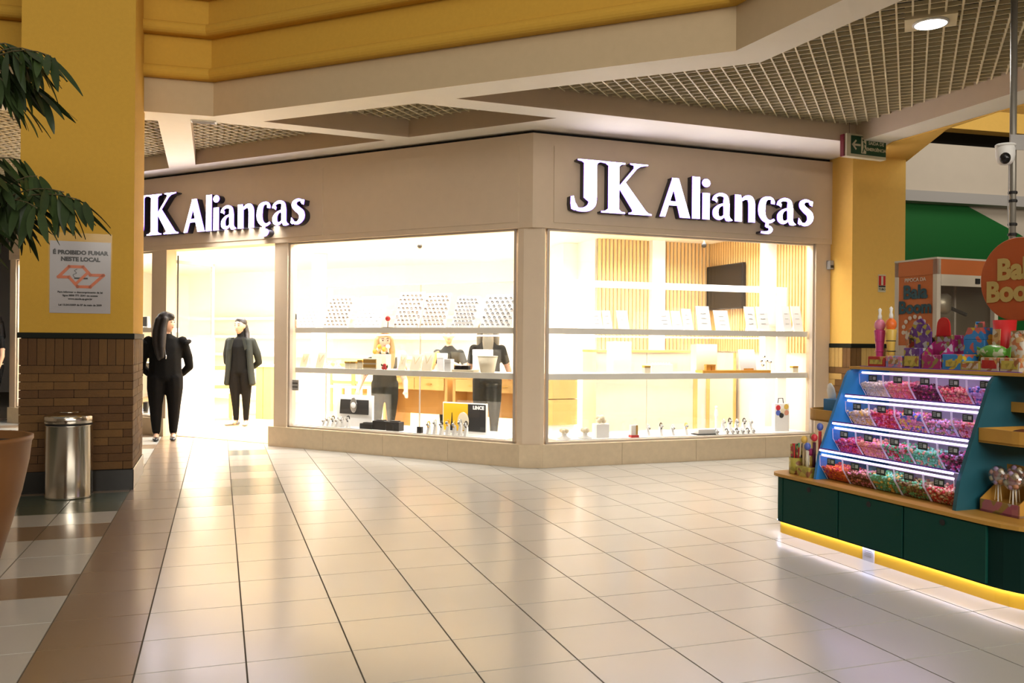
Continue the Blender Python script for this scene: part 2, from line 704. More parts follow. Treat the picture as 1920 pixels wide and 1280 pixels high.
def tier(d0, z0, z1, zn):
    r = (z1 - z0) / 2
    pr = [(d0 - .06, z0 + .01)]
    for k in range(9):
        q = -math.pi / 2 + math.pi * k / 8
        pr.append((d0 + .045 + r * .9 * math.cos(q), (z0 + z1) / 2 + r * math.sin(q)))
    pr.append((d0 + .03, z1 + .005))
    pr.append((d0 + .03, zn))
    return pr


for k, (z0, z1, zn) in enumerate(((3.775, 3.89, 4.19), (4.17, 4.285, 4.53), (4.51, 4.62, 5.6))):
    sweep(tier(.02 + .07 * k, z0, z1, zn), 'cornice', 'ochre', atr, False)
# rest of the hall, behind and beside the viewer
for nm, b in (('wall_back', (-14, 14, -10.1, -10, 0, 7)), ('wall_west', (-14.1, -14, -10, 20, 0, 7)), ('wall_east', (14, 14.1, -10, 20, 0, 7))):
    obj(nm, MB().box(*b).mesh(nm, 'beige_wall'), kind='structure')
FILL_FR = obj('hall_fill_frame', None, None, (6.0, -6.55, 4.6), R2(24), kind='structure')      # unseen frame added around the hall fill light behind the viewer
for x in [-6.6 + 1.1 * k for k in range(13)]:
    MB().box(x - .03, x + .03, -.04, .04, -1.7, 1.7).build('fill_frame_bar', 'frame', FILL_FR)
for z in (-1.7, 1.7):
    MB().box(-6.63, 6.63, -.04, .04, z - .04, z + .04).build('window_frame', 'frame', FILL_FR)
obj('wall_far', MB().box(-14, 14, 20, 20.1, 0, 5).mesh('wall_far', 'greywall'), kind='structure')

# ---- brick clad pillars
BR = ['brick', 'brick_b', 'brick_c']


def brick_pillar(name, origin, deg, wx, wy, ztop, zt, zk, mats, m_wall, m_base, faces, nvert, zband, rows):
    """box pillar, local origin front left corner on the floor, x along the front, y to the back"""
    P = obj(name, None, None, (origin[0], origin[1], 0), R2(deg), kind='structure')
    MB().box(0, wx, 0, wy, zt, ztop).build('plaster', m_wall, P)
    MB().box(.012, wx - .012, .012, wy - .012, zk, zt).build('mortar_bed', 'mortar', P)
    MB().bbox(-.015, wx + .015, -.015, wy + .015, 0, zk, .006).build('base_slab', m_base, P)
    MB().bbox(-.012, wx + .012, -.012, wy + .012, zt - .045, zt, .004).build('band', 'green_trim', P)
    rnd = random.Random(7)
    zb = zt - .05
    cache = {}

    def brick(face, a0, a1, z0, z1):
        key = (face, round(a1 - a0, 3), round(z1 - z0, 3), rnd.randrange(len(mats)))
        if key not in cache:
            L, H = a1 - a0, z1 - z0
            b = MB()
            e = .003
            if face in ('front', 'back'):
                b.prismY([(0, e), (e, 0), (L - e, 0), (L, e), (L, H - e), (L - e, H), (e, H), (0, H - e)], -.004, .014)
            else:
                b.prismX([(0, e), (e, 0), (L - e, 0), (L, e), (L, H - e), (L - e, H), (e, H), (0, H - e)], -.014, .004)
            cache[key] = b.mesh('brick', mats[key[3]])
        jit = rnd.uniform(-.0015, .0015)
        if face == 'front':
            loc = (a0, jit, z0)
        elif face == 'right':
            loc = (wx + jit, a0, z0)
        else:
            loc = (.0 + jit, a0, z0)
        obj('brick', cache[key], P, loc)

    for face in faces:
        L = wx if face == 'front' else wy
        wv = L / nvert[face]
        for k in range(nvert[face]):
            brick(face, k * wv + .002, (k + 1) * wv - .002, zband, zb)
        hz = (zband - .004 - zk) / rows
        bl = wv * 4
        for r in range(rows):
            z1 = zband - .004 - r * hz
            x = -bl * (.45 if r % 2 else .02)
            while x < L - .01:
                x0, x1 = max(0, x), min(L, x + bl)
                if x1 - x0 > .015:
                    brick(face, round(x0 + .002, 4), round(x1 - .002, 4), z1 - hz + .004, z1)
                x += bl
    return P


pa, pb = gz(45, 921), gz(247, 917)
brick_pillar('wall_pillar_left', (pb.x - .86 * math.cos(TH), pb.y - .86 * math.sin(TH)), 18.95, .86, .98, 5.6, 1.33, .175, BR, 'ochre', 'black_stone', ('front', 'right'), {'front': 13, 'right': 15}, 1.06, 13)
e0 = FR.hit(1556, 640)[0]
PE = FR.w(e0, 0)
q0 = Vector((PE.x, PE.y)) + Vector((math.sin(TH), -math.cos(TH))) * .36
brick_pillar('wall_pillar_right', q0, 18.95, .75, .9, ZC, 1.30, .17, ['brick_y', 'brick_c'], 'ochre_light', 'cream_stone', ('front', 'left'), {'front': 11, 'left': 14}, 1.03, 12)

# ---- shopfront
SE = e0
sL = lambda x, y=640: FL.hit(x, y)[0]
sR = lambda x, y=640: FR.hit(x, y)[0]
ZB, ZW, ZT = .235, 2.455, ZC                         # plinth top, window head, fascia top


def W2(fr, u, n):
    p = fr.P + fr.D * u + fr.N * n
    return (p.x, p.y)


def mitre(n):
    a, b = W2(FR, 0, n), W2(FR, 1, n)
    c, d = W2(FL, 0, n), W2(FL, 1, n)
    return tuple(isect(a, b, c, d))


LEFT_END = sL(18)
wf = obj('wall_shopfront', None, kind='structure')
mb = MB()
mb.prism([mitre(-.02), W2(FR, SE, -.02), W2(FR, SE, .2), mitre(.2)], ZW, ZT - .035)
mb.build('fascia', 'taupe_fascia', wf)
mb = MB()
mb.prism([mitre(-.02), mitre(.2), W2(FL, LEFT_END, .2), W2(FL, LEFT_END, -.02)], ZW, ZT - .035)
mb.build('fascia', 'taupe_fascia', wf)
mb = MB()
mb.prism([mitre(.03), W2(FR, SE, .03), W2(FR, SE, .2), mitre(.2)], ZT - .036, ZT)
mb.prism([mitre(.03), mitre(.2), W2(FL, LEFT_END, .2), W2(FL, LEFT_END, .03)], ZT - .036, ZT)
mb.build('shadow_gap', 'black', wf)
for fr, u0, u1 in ((FR, sR(1037, 340), SE - .05), (FL, sL(622, 360), -.15), (FL, LEFT_END + .1, sL(608, 360))):
    mb = MB()
    mb.prism([W2(fr, u0, -.03), W2(fr, u1, -.03), W2(fr, u1, -.018), W2(fr, u0, -.018)], ZW + .06, ZT - .15)
    mb.build('fascia_panel', 'taupe_fascia', wf)
# door head, posts, plinth
L1a, L1b = sL(538), sL(965)                          # left window
LDa, LDb = sL(311), sL(514)                          # doorway
L2b = sL(284)                                        # window left of the door
R1a, R1b = sR(1026), sR(1529)
ch = .12


def plate(fr, u0, u1, n0, n1, z0, z1, name, m, par=wf):
    b = MB()
    b.prism([W2(fr, u0, n0), W2(fr, u1, n0), W2(fr, u1, n1), W2(fr, u0, n1)], z0, z1)
    return b.build(name, m, par)


def split_plinth(fr, u0, u1, n):
    for k in range(n):
        a, b = u0 + (u1 - u0) * k / n, u0 + (u1 - u0) * (k + 1) / n
        plate(fr, a + .0015, b - .0015, -.03, .1, 0, ZB, 'plinth_slab', 'cream_stone')


split_plinth(FR, ch, SE, 4)
split_plinth(FL, LDb - .06, -ch, 4)
split_plinth(FL, LEFT_END, LDa, 4)
mb = MB()
mb.prism([W2(FL, -ch, -.03), W2(FR, ch, -.03), W2(FR, ch, .1), W2(FL, -ch, .1)], 0, ZB)
mb.build('plinth_slab', 'cream_stone', wf)
mb = MB()
mb.prism([W2(FL, L1b + .03, .0), W2(FL, -.1, .0), W2(FR, .1, .0), W2(FR, R1a - .03, .0), W2(FR, R1a - .03, .16), mitre(.2), W2(FL, L1b + .03, .16)], ZB, ZW)
mb.build('corner_post', 'taupe_fascia', wf)
plate(FL, LDb, L1a, 0, .16, ZB, ZW, 'post', 'taupe_fascia')
plate(FL, L2b, LDa, 0, .16, 0, ZW, 'post', 'taupe_fascia')
plate(FR, R1b, SE, 0, .16, ZB, ZW, 'post', 'taupe_fascia')
plate(FL, LEFT_END, LEFT_END + .14, 0, .16, ZB, ZW, 'post', 'taupe_fascia')


def window(name, fr, u0, u1, splits):
    Wn = obj(name, None, kind='structure')
    for a, b in ((u0, u0 + .028), (u1 - .028, u1)):
        plate(fr, a, b, .02, .07, ZB, ZW, 'window_frame', 'frame', Wn)
    plate(fr, u0, u1, .02, .07, ZB, ZB + .022, 'window_frame', 'frame', Wn)
    plate(fr, u0, u1, .02, .07, ZW - .022, ZW, 'window_frame', 'frame', Wn)
    e = [u0 + .028] + splits + [u1 - .028]
    for a, b in zip(e, e[1:]):
        plate(fr, a + .002, b - .002, .042, .048, ZB + .022, ZW - .022, 'pane', 'glass', Wn)
    return Wn


window('window_1', FL, L1a, L1b, [sL(734)])
window('window_2', FR, R1a, R1b, [sR(1295)])
window('window_3', FL, LEFT_END + .14, L2b, [(LEFT_END + L2b) / 2])

# ---- interior shell of the jewellery shop
AD = Vector((-math.sin(TH), math.cos(TH)))           # into the shop along the tile grid
BD = Vector((math.cos(TH), math.sin(TH)))
S0 = Vector(W2(FR, SE - .02, .16))
S1 = S0 + AD * 2.35                                  # back right corner
S2 = S1 - BD * 1.82                                  # left end of the slatted wall
S3 = S2 + AD * 3.6
S4 = S3 - FL.D * 9.2
ws = obj('wall_shop', None, kind='structure')
ZS = 2.72


def wallseg(p, q, z0, z1, th, name, m, par):
    t = (q - p).normalized()
    nn = Vector((-t.y, t.x)) * th
    b = MB()
    poly = [tuple(p), tuple(q), tuple(q + nn), tuple(p + nn)]
    if area2(poly) < 0:
        poly.reverse()
    b.prism(poly, z0, z1)
    return b.build(name, m, par)


wallseg(S0, S1, 0, ZS, -.06, 'wall_face', 'shop_beige', ws)
wallseg(S1, S2, 0, ZS, -.06, 'wall_face', 'shop_beige', ws)
wallseg(S2, S3, 0, ZS, -.06, 'wall_face', 'shop_white', ws)
wallseg(S3, S4, 0, ZS, -.06, 'wall_face', 'shop_cream', ws)
# timber slats
rs = random.Random(3)
for p, q in ((S0, S1), (S1, S2)):
    L = (q - p).length
    t = (q - p).normalized()
    nn = Vector((-t.y, t.x))
    if nn.dot(Vector((0.5, 11)) - p) < 0:
        nn = -nn
    ang = math.atan2(t.y, t.x)
    me = MB().box(-.017, .017, -.012, .012, 1.18, ZS).mesh('slat', 'wood_light')
    k = int(L / .058)
    for i in range(k):
        c = p + t * ((i + .5) * L / k) + nn * .02
        obj('slat', me, ws, (c.x, c.y, 0), ang)
for c, wd in ((S1 - BD * .93, .20), (S0 + AD * .92 - BD * .06, .26)):
    MB().box(-wd / 2, wd / 2, -.06, .06, 0, ZS).build('pilaster', 'white', ws, loc=(c.x - AD.x * .07, c.y - AD.y * .07, 0), rz=TH)
fs = obj('floor_shop', None, kind='structure')
fpoly = [W2(FR, SE, .1), tuple(S1 + BD * .1), tuple(S3 + BD * .1), tuple(S4), W2(FL, LEFT_END, .1), mitre(.1)]
mb = MB()
mb.prism(fpoly, -.003, .006)
mb.build('floor_boards', 'wood_floor', fs)
mb = MB()
mb.prism([W2(FR, SE, .05), tuple(S1 + BD * .1), tuple(S3 + BD * .1 + AD * .1), tuple(S4 + AD * .1), W2(FL, LEFT_END, .05), mitre(.05)], ZS, ZS + .05)
mb.build('ceiling_shop', 'shop_white', kind='structure')
wallseg(Vector(W2(FL, LEFT_END, .1)), S4, 0, ZS, .06, 'wall_face', 'shop_white', ws)
# ---- corridor to the right of the column
FC = Fr((5.4, 12.2), 14.0)
wc = obj('wall_corridor', None, kind='structure')
u0 = -1.2
zA = FC.hit(1702, 358)[1]
zA2 = FC.hit(1702, 378)[1]
zS = FC.hit(1743, 268)[1]
zS2 = FC.hit(1776, 240)[1]


def cplate(u0, u1, n0, n1, z0, z1, name, m):
    b = MB()
    b.prism([W2(FC, u0, n0), W2(FC, u1, n0), W2(FC, u1, n1), W2(FC, u0, n1)], z0, z1)
    return b.build(name, m, wc)


cplate(u0, 9, 0, .2, zA, zS, 'upper_wall', 'beige_wall')
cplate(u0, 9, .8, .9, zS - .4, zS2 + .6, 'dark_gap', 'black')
cplate(u0, 9, -.02, .2, zS2, 6, 'upper_wall', 'ochre_light')
cplate(u0, 9, -.10, .2, zA2, zA, 'ledge', 'greywall')
cplate(u0, 9, .12, .2, 0, zA2, 'lower_wall', 'beige_wall')
# green panel with a slanting edge
gp = [FC.hit(1650, 372, .1), FC.hit(1803, 381, .1), FC.hit(1912, 440, .1), (FC.hit(1912, 440, .1)[0] + .02, 0.0), (u0, 0.0), (u0, FC.hit(1650, 372, .1)[1])]
mb = MB()
pl = [(u0, 0.0), (gp[2][0] + 2.4, 0.0), (gp[2][0] + 2.4, gp[2][1] - 1.3), gp[2], gp[1], (u0, FC.hit(1702, 374, .1)[1])]
mb.prismY(pl, 0, .03)
o = mb.build('green_panel', 'green_wall', wc, loc=(FC.P.x + FC.N.x * .09, FC.P.y + FC.N.y * .09, 0), rz=FC.a)
# ================================================================== shop signs with lit letters
mat('led_face', (.9, .9, .95), .5, emit=(.93, .86, 1.0), es=9)
mat('letter_side', (.02, .018, .03), .35)
mat('led_edge', (.12, .05, .4), .5, emit=(.30, .12, .95), es=1.2)


def arc(cx, cy, rx, ry, a0, a1, n=10):
    return [(cx + rx * math.cos(R2(a0 + (a1 - a0) * i / n)), cy + ry * math.sin(R2(a0 + (a1 - a0) * i / n))) for i in range(n + 1)]


def ribbon(pts, ws):
    L, Rr = [], []
    for i, p in enumerate(pts):
        a, b = Vector(pts[max(0, i - 1)]), Vector(pts[min(len(pts) - 1, i + 1)])
        t = (b - a).normalized()
        nn = Vector((-t.y, t.x))
        wd = ws[i] if isinstance(ws, list) else ws
        L.append(tuple(Vector(p) + nn * wd / 2))
        Rr.append(tuple(Vector(p) - nn * wd / 2))
    return L + Rr[::-1]


def lerpw(vals, n):
    out = []
    for i in range(n):
        t = i / (n - 1) * (len(vals) - 1)
        k = min(int(t), len(vals) - 2)
        out.append(vals[k] + (vals[k + 1] - vals[k]) * (t - k))
    return out


def spl(pts, n=7):                                    # Catmull-Rom through points
    P = [pts[0]] + list(pts) + [pts[-1]]
    out = []
    for i in range(1, len(P) - 2):
        for k in range(n):
            t = k / n
            q = []
            for d in (0, 1):
                a, b, c, e = P[i - 1][d], P[i][d], P[i + 1][d], P[i + 2][d]
                q.append(.5 * (2 * b + (c - a) * t + (2 * a - 5 * b + 4 * c - e) * t * t + (3 * b - a - 3 * c + e) * t ** 3))
            out.append(tuple(q))
    out.append(pts[-1])
    return out


# glyphs: list of closed outlines, x in 0..1 of the letter's width, y in units of 1/360 of the tall capitals
def glyph(ch, W):

    if ch == 'J':                                     # W ~ 210
        hook = ribbon(spl([(152, 95), (148, 55), (125, 26), (85, 12), (45, 14), (18, 32)]), lerpw([62, 56, 44, 30, 26, 26], 36))
        return [[(95, 350), (95, 361), (48, 361), (48, 350), (75, 345), (92, 335), (95, 320)], [(90, 361), (90, 95), (122, 70), (182, 95), (182, 361)],
                [(182, 361), (182, 325), (186, 338), (200, 347), (218, 350), (218, 361)], hook, [(2, 100), (24, 104), (34, 60), (52, 30), (30, 2), (6, 12), (0, 50)]]
    if ch == 'K':                                     # W ~ 358
        return [[(48, 0), (48, 360), (126, 360), (126, 0)],
                [(0, 360), (0, 348), (28, 344), (48, 330), (48, 360)], [(126, 360), (126, 330), (142, 344), (168, 348), (168, 360)],
                [(0, 0), (0, 12), (28, 16), (48, 30), (48, 0)], [(126, 0), (126, 30), (142, 16), (168, 12), (168, 0)],
                [(126, 165), (250, 322), (276, 340), (316, 349), (330, 351), (330, 361), (200, 361), (200, 351), (226, 344), (226, 326), (120, 190)],
                [(122, 190), (168, 226), (318, 30), (336, 16), (358, 12), (358, 0), (192, 0), (192, 12), (216, 18), (216, 32), (126, 172)]]
    if ch == 'A':                                     # W ~ 217, height 284
        return [[(0, 0), (88, 284), (116, 284), (116, 240), (106, 222), (40, 0)], [(84, 284), (134, 284), (217, 0), (142, 0), (92, 212)],
                [(50, 84), (160, 84), (150, 116), (60, 116)]]
    if ch == 'l':
        return [[(0, 0), (0, 306), (60, 306), (60, 0)]]
    if ch == 'i':
        return [[(2, 0), (2, 194), (58, 194), (58, 0)], arc(30, 266, 32, 32, 0, 350, 18)]
    if ch == 'a':                                     # W ~ 145
        top = ribbon(spl([(12, 142), (22, 172), (58, 192), (94, 178), (100, 140), (100, 100)]), lerpw([28, 24, 24, 32, 44, 46], 36))
        bowl = ribbon(spl([(84, 122), (48, 104), (26, 70), (28, 34), (50, 16), (76, 26), (92, 48)]), lerpw([16, 24, 42, 44, 30, 18, 14], 43))
        return [top, bowl, [(80, 130), (124, 130), (124, 38), (130, 22), (145, 10), (145, 2), (118, -5), (98, -2), (84, 26), (80, 40)], [(6, 150), (34, 128), (40, 150), (26, 172)]]
    if ch == 'n':                                     # W ~ 145
        arch = ribbon(spl([(50, 160), (74, 180), (104, 180), (118, 150), (120, 100), (120, 0)]), lerpw([18, 30, 44, 50, 50, 50], 36))
        return [[(0, 0), (0, 200), (44, 200), (48, 176), (51, 160), (51, 0)], arch]
    if ch == 'c':                                     # c with cedilla, W ~ 128
        body = ribbon(spl([(116, 158), (104, 186), (76, 192), (46, 170), (34, 120), (36, 66), (58, 26), (92, 16), (122, 34)]), lerpw([22, 20, 26, 44, 52, 50, 38, 26, 18], 57))
        tail = ribbon(spl([(62, -24), (86, -26), (97, -44), (84, -64), (54, -69), (28, -66)]), lerpw([14, 24, 30, 26, 22, 16], 36))
        return [body, [(96, 150), (124, 146), (124, 172), (110, 190), (96, 176)], [(60, 12), (84, 12), (80, -22), (56, -26)], tail]
    if ch == 's':                                     # W ~ 110
        body = ribbon(spl([(92, 158), (84, 184), (56, 194), (30, 176), (30, 146), (54, 118), (80, 90), (84, 50), (64, 18), (36, 10), (14, 30)]), lerpw([20, 18, 24, 36, 42, 48, 48, 42, 32, 22, 18], 71))
        return [body, [(98, 150), (104, 190), (88, 196), (74, 172), (86, 158)], [(6, 60), (0, 16), (14, 2), (34, 20), (14, 52)]]


SPEC = [('J', 145, 361, 210), ('K', 362, 720, 358), ('A', 775, 992, 217), ('l', 1003, 1060, 60), ('i', 1074, 1131, 60), ('a', 1145, 1290, 145), ('n', 1305, 1450, 145), ('c', 1462, 1590, 126), ('a', 1600, 1737, 145), ('s', 1750, 1860, 106)]
UV = .535 / 360


def inset(poly, d):
    c = poly
    return c


def shop_sign(fr, spans, z_of, label, proud=.085):
    S = thing('shop_sign', label, 'sign', (fr.P.x, fr.P.y, 0), fr.a, 'lit name signs on the shop fascia')
    for (ch, a, b, W), (u0, u1) in zip(SPEC, spans):
        side, face, edge = MB(), MB(), MB()
        for poly in glyph(ch, W):
            q = [(u0 + x / W * (u1 - u0), z_of((u0 + u1) / 2) + y * UV) for x, y in poly]
            if area2(q) < 0:
                q.reverse()
            side.prismY(q, -.03 - proud, -.03)
            edge.prismY(q, -.036 - proud, -.0301 - proud)
            # lit face set slightly inside the rim
            n = len(q)

            tri = tessellate_polygon([[Vector((x, z, 0)) for x, z in q]])
            ins = []
            for i in range(n):
                p0, p1, p2 = Vector(q[i - 1]), Vector(q[i]), Vector(q[(i + 1) % n])
                t1, t2 = (p1 - p0), (p2 - p1)
                if t1.length < 1e-6 or t2.length < 1e-6:
                    ins.append(tuple(p1)); continue
                nn = Vector((-t1.y, t1.x)).normalized() + Vector((-t2.y, t2.x)).normalized()
                if nn.length < .3:
                    ins.append(tuple(p1)); continue
                nn.normalize()
                ins.append(tuple(p1 + nn * .0045))
            face.add([(x, -.038 - proud, z) for x, z in ins], [tuple(t) for t in tri])
        L = side.build('letter', 'letter_side', S)
        edge.build('letter_edge', 'led_edge', L)
        face.build('letter_face', 'led_face', L)
    return S


spR = [(FR.hit(1030 + .2656 * a, 380, -.11)[0], FR.hit(1030 + .2656 * b, 380, -.11)[0]) for _, a, b, _ in SPEC]
zR = lambda u: 2.632 + .0
shop_sign(FR, spR, zR, 'lit letter sign on the right shop fascia, reading in full above the long window')
# the left sign has the same letters; it ends left of the panel joint and its first letter hides behind the pillar
uend = FL.hit(572.5, 400, -.11)[0]
k = (uend - FL.hit(276.5, 400, -.11)[0]) / (spR[-1][1] - spR[1][0])
spL = [(uend + (a - spR[-1][1]) * k, uend + (b - spR[-1][1]) * k) for a, b in spR]
shop_sign(FL, spL, lambda u: 2.645, 'lit letter sign above the shop doorway, its first letter cut off by the brick pillar')

# ================================================================== pillar poster
pl = bpy.data.objects['wall_pillar_left']
pu = lambda x, y: ((gz(x, y) - gz(x, y)).x)
FP = Fr((pl.location.x, pl.location.y), 18.95)
mat('paper', (.44, .41, .41), .35)
mat('print_black', (.03, .028, .026), .6)
mat('print_red', (.62, .15, .05), .6)
glassmat('film', gloss=.025, rough=.2)
pc = FP.hit(151, 520)
P = thing('no_smoking_notice', 'white paper notice with red no smoking emblem taped to the ochre pillar', 'notice', FP.w(pc[0], -.002, pc[1]), FP.a)
PW, PH = .46, .60
MB().box(-PW / 2, PW / 2, -.003, 0, -PH / 2, PH / 2).build('sheet', 'paper', P)
MB().box(-PW / 2 - .01, PW / 2 + .01, -.012, -.009, -PH / 2 + .02, PH / 2 + .07).build('plastic_cover', 'film', P)
text_part('É PROIBIDO FUMAR', .046, 'print_black', P, (0, -.006, .205), .0026, sx=1.02)
text_part('NESTE LOCAL', .046, 'print_black', P, (0, -.006, .150), .0026, sx=1.02)
for i, t in enumerate(('Para informar o descumprimento da lei', 'ligue 0800 771 3541 ou acesse', 'www.saude.sp.gov.br')):
    text_part(t, .021, 'print_black', P, (0, -.006, -.125 - .028 * i), .0009, sx=1.02)
text_part('Lei 13.541/2009 de 07 de maio de 2009', .020, 'print_black', P, (0, -.006, -.232), .0009, sx=1.02)
# emblem: outline band of a slanted ribbon with a bar, a cigarette and smoke
em = [(-.165, .0), (-.085, .088), (.02, .088), (.075, .022), (.175, .022), (.075, -.078), (-.02, -.078), (-.085, .0)]


def bandpoly(par, pts, wd, m, name, y=-.0065, closed=True):
    b = MB()
    n = len(pts)
    for i in range(n if closed else n - 1):
        p, q = Vector(pts[i]), Vector(pts[(i + 1) % n])
        t = (q - p).normalized()
        nn = Vector((-t.y, t.x)) * wd / 2
        e = t * wd * .45
        r = [p - e + nn, q + e + nn, q + e - nn, p - e - nn]
        b.quadface([(v.x, y, v.y) for v in reversed(r)])
    return b.build(name, m, par)


bandpoly(P, em, .024, 'print_red', 'emblem')
bandpoly(P, [(-.03, -.05), (.06, .045)], .022, 'print_red', 'emblem_bar', -.007, False)
bandpoly(P, [(-.04, -.008), (.05, -.008)], .013, 'print_black', 'cigarette', -.0064, False)
bandpoly(P, spl([(-.045, .0), (-.055, .02), (-.03, .035), (-.045, .055), (-.025, .068)], 4), .004, 'print_black', 'smoke', -.0064, False)

# ================================================================== litter bin
cb = FP.w(FP.hit(129, 900, -.225)[0], -.225)
T = thing('litter_bin', 'polished steel litter bin with domed swing lid against the brick pillar', 'bin', cb)
MB().lathe([(.175, 0), (.178, .01), (.175, .02), (.175, .58), (.178, .585)], 36).build('body', 'steel', T, True)
MB().lathe([(.172, .585), (.172, .60)], 36).build('gap_ring', 'black', T, True)
MB().lathe([(.183, .60), (.185, .605), (.185, .655), (.178, .665), (.10, .688), (.09, .684)], 36).build('lid', 'steel', T, True)
MB().lathe([(.085, .684), (.07, .694), (.0, .70)], 28).build('flap', 'steel', T, True)

# ================================================================== potted palm
mat('terracotta', (.18, .075, .02), .45, noise=.15, nscale=5)
mat('soil', (.04, .025, .015), .9)
mat('leaf', (.022, .040, .010), .45, noise=.25, nscale=6)
mat('leaf_b', (.032, .055, .014), .45, noise=.25, nscale=6)
mat('cane', (.09, .07, .03), .6)
PO = Vector((-3.08, 4.72, 0))
T = thing('potted_palm', 'tall leafy palm in a brown pot at the left edge of the picture', 'plant', PO)
pot = MB().lathe([(.20, 0), (.215, .01), (.27, .2), (.33, .42), (.365, .60), (.375, .70), (.385, .715), (.385, .735), (.35, .735), (.34, .69)], 40).build('pot', 'terracotta', T, True)
MB().lathe([(.342, .69), (.02, .70)], 24).build('soil', 'soil', pot)
# one leaf blade, long axis +x, drooping
lm = []
for mm in ('leaf', 'leaf_b'):
    b = MB()
    N = 7
    for i in range(N + 1):
        t = i / N
        wd = .022 * math.sin(math.pi * min(1, t * .93 + .05)) ** .8
        z = -.10 * t * t
        b.v += [(t, -wd, z + .004), (t, 0, z - .004), (t, wd, z + .004)]
    for i in range(N):
        for k in (0, 1):
            b.f.append((i * 3 + k, i * 3 + 3 + k, i * 3 + 4 + k, i * 3 + 1 + k)); b.mi.append(0)
    me = b.mesh('leaf', mm, True)
    lm.append(me)
rp = random.Random(21)
stems = [((.05, .02), (.10, -.02, 2.75)), ((-.08, .05), (-.05, .08, 2.4)), ((.02, -.1), (.05, -.08, 2.15)), ((.1, .08), (.12, .02, 1.95))]
fronds = []
for (sx, sy), tip in stems:
    pts = [(sx, sy, .69), (sx * 1.2, sy * 1.2, 1.4), tip]
    MB().tube([Vector(p) for p in pts], [.018, .015, .010], 7).build('cane', 'cane', T, True)
    fronds.append(Vector(tip))
# fronds: start, end (px of the leaf fan centre as seen), built round real 3-D arcs
targets = [(95, 105), (60, 95), (20, 85), (75, 175), (30, 190), (5, 150), (-40, 110), (120, 360), (70, 390), (70, 330), (40, 300), (150, 375), (0, 380), (30, 400), (0, 340), (-30, 420), (-40, 470), (-60, 300), (-60, 200)]
for i, (tx, ty) in enumerate(targets):
    Yd = PO.y + rp.uniform(-.30, .30)
    end = at(tx, ty, Yd) - PO
    st = min(fronds, key=lambda f: (f - end).length + (0.4 if f.z < end.z - .35 else 0))
    mid = (st + end) / 2 + Vector((0, 0, .10 + .05 * rp.random()))
    pts = []
    for k in range(7):
        t = k / 6
        pts.append(st * (1 - t) ** 2 + mid * 2 * t * (1 - t) + end * t * t)
    fr_ = MB().tube(pts, [.007 - .0007 * k for k in range(7)], 5).build('frond_stalk', 'cane', T, True)
    dirv = (pts[-1] - pts[-2]).normalized()
    az = math.atan2(dirv.y, dirv.x)
    nl = 15
    for k in range(nl):
        t = .45 + .55 * (k // 2) / (nl / 2 - 1)
        p = st * (1 - t) ** 2 + mid * 2 * t * (1 - t) + end * t * t
        sgn = 1 if k % 2 else -1
        a = az + sgn * R2(rp.uniform(20, 70)) * (1.15 - .5 * t)
        pitch = R2(rp.uniform(22, 68))
        o = obj('leaf', lm[rp.randrange(2)], T, p)
        ln = rp.uniform(.20, .31)
        o.scale = (ln, 1.0, ln * rp.uniform(.8, 2.0))
        o.rotation_euler = (R2(rp.uniform(-35, 35)), pitch, a)

# ================================================================== hanging exit sign
mat('sign_green', (.008, .06, .022), .4)
mat('sign_cream', (.62, .56, .38), .5)
mat('sign_maroon', (.16, .012, .02), .5)
xs = at(1625, 274, 9.05)
X = thing('exit_sign', 'green emergency exit sign with arrow hanging below the grid ceiling', 'sign', xs, R2(22))
MB().box(-.27, .27, -.0, .075, -.125, .115).build('casing', 'sign_cream', X)
MB().box(-.285, -.255, .03, .08, -.12, .11).build('end_cap', 'sign_maroon', X)
MB().box(-.215, .262, -.006, 0, -.095, .095).build('panel', 'sign_green', X)
bandpoly(X, [(-.19, .0), (-.10, .0)], .022, 'sign_cream', 'arrow', -.008, False)
bandpoly(X, [(-.155, .042), (-.197, .0), (-.155, -.042)], .02, 'sign_cream', 'arrow', -.0082, False)
MB().box(-.082, -.015, -.009, -.007, -.085, .085).build('pictogram', 'sign_cream', X)
bandpoly(X, [(-.06, -.07), (-.045, -.02), (-.05, .03), (-.03, .01)], .013, 'sign_green', 'running_figure', -.0095, False)
bandpoly(X, [(-.045, -.02), (-.025, -.05)], .012, 'sign_green', 'running_figure', -.0095, False)
MB().ball((-.055, -.0095, .055), (.012, .002, .012)).build('running_figure', 'sign_green', X)
text_part('SAÍDA DE', .05, 'sign_cream', X, (.125, -.008, .032), .001)
text_part('EMERGÊNCIA', .045, 'sign_cream', X, (.125, -.008, -.035), .001)
for dx in (-.2, .2):
    MB().tube([(dx, .04, .115), (dx, .04, ZG - xs.z)], .0018, 5).build('wire', 'dark', X)

# ================================================================== recessed downlight
dl = gz(1745, 43, ZG - .02)
mat('lamp', (1, 1, 1), .5, emit=(1.0, .97, .92), es=22)
D = thing('downlight', 'round lit ceiling downlight set into the grid ceiling', 'light', dl, -GA)
MB().box(-.17, .17, -.13, .13, 0, .10).build('housing', 'grid', D)
MB().lathe([(.105, -.012), (.105, .0), (.0, 0)], 32).build('lens', 'lamp', D)
MB().lathe([(.12, 0), (.12, -.01), (.106, -.014), (.106, 0)], 32).build('trim_ring', 'white', D, True)
spot('downlight_glow', dl + Vector((0, 0, -.03)), 90, (1, .95, .88), 150, .1)

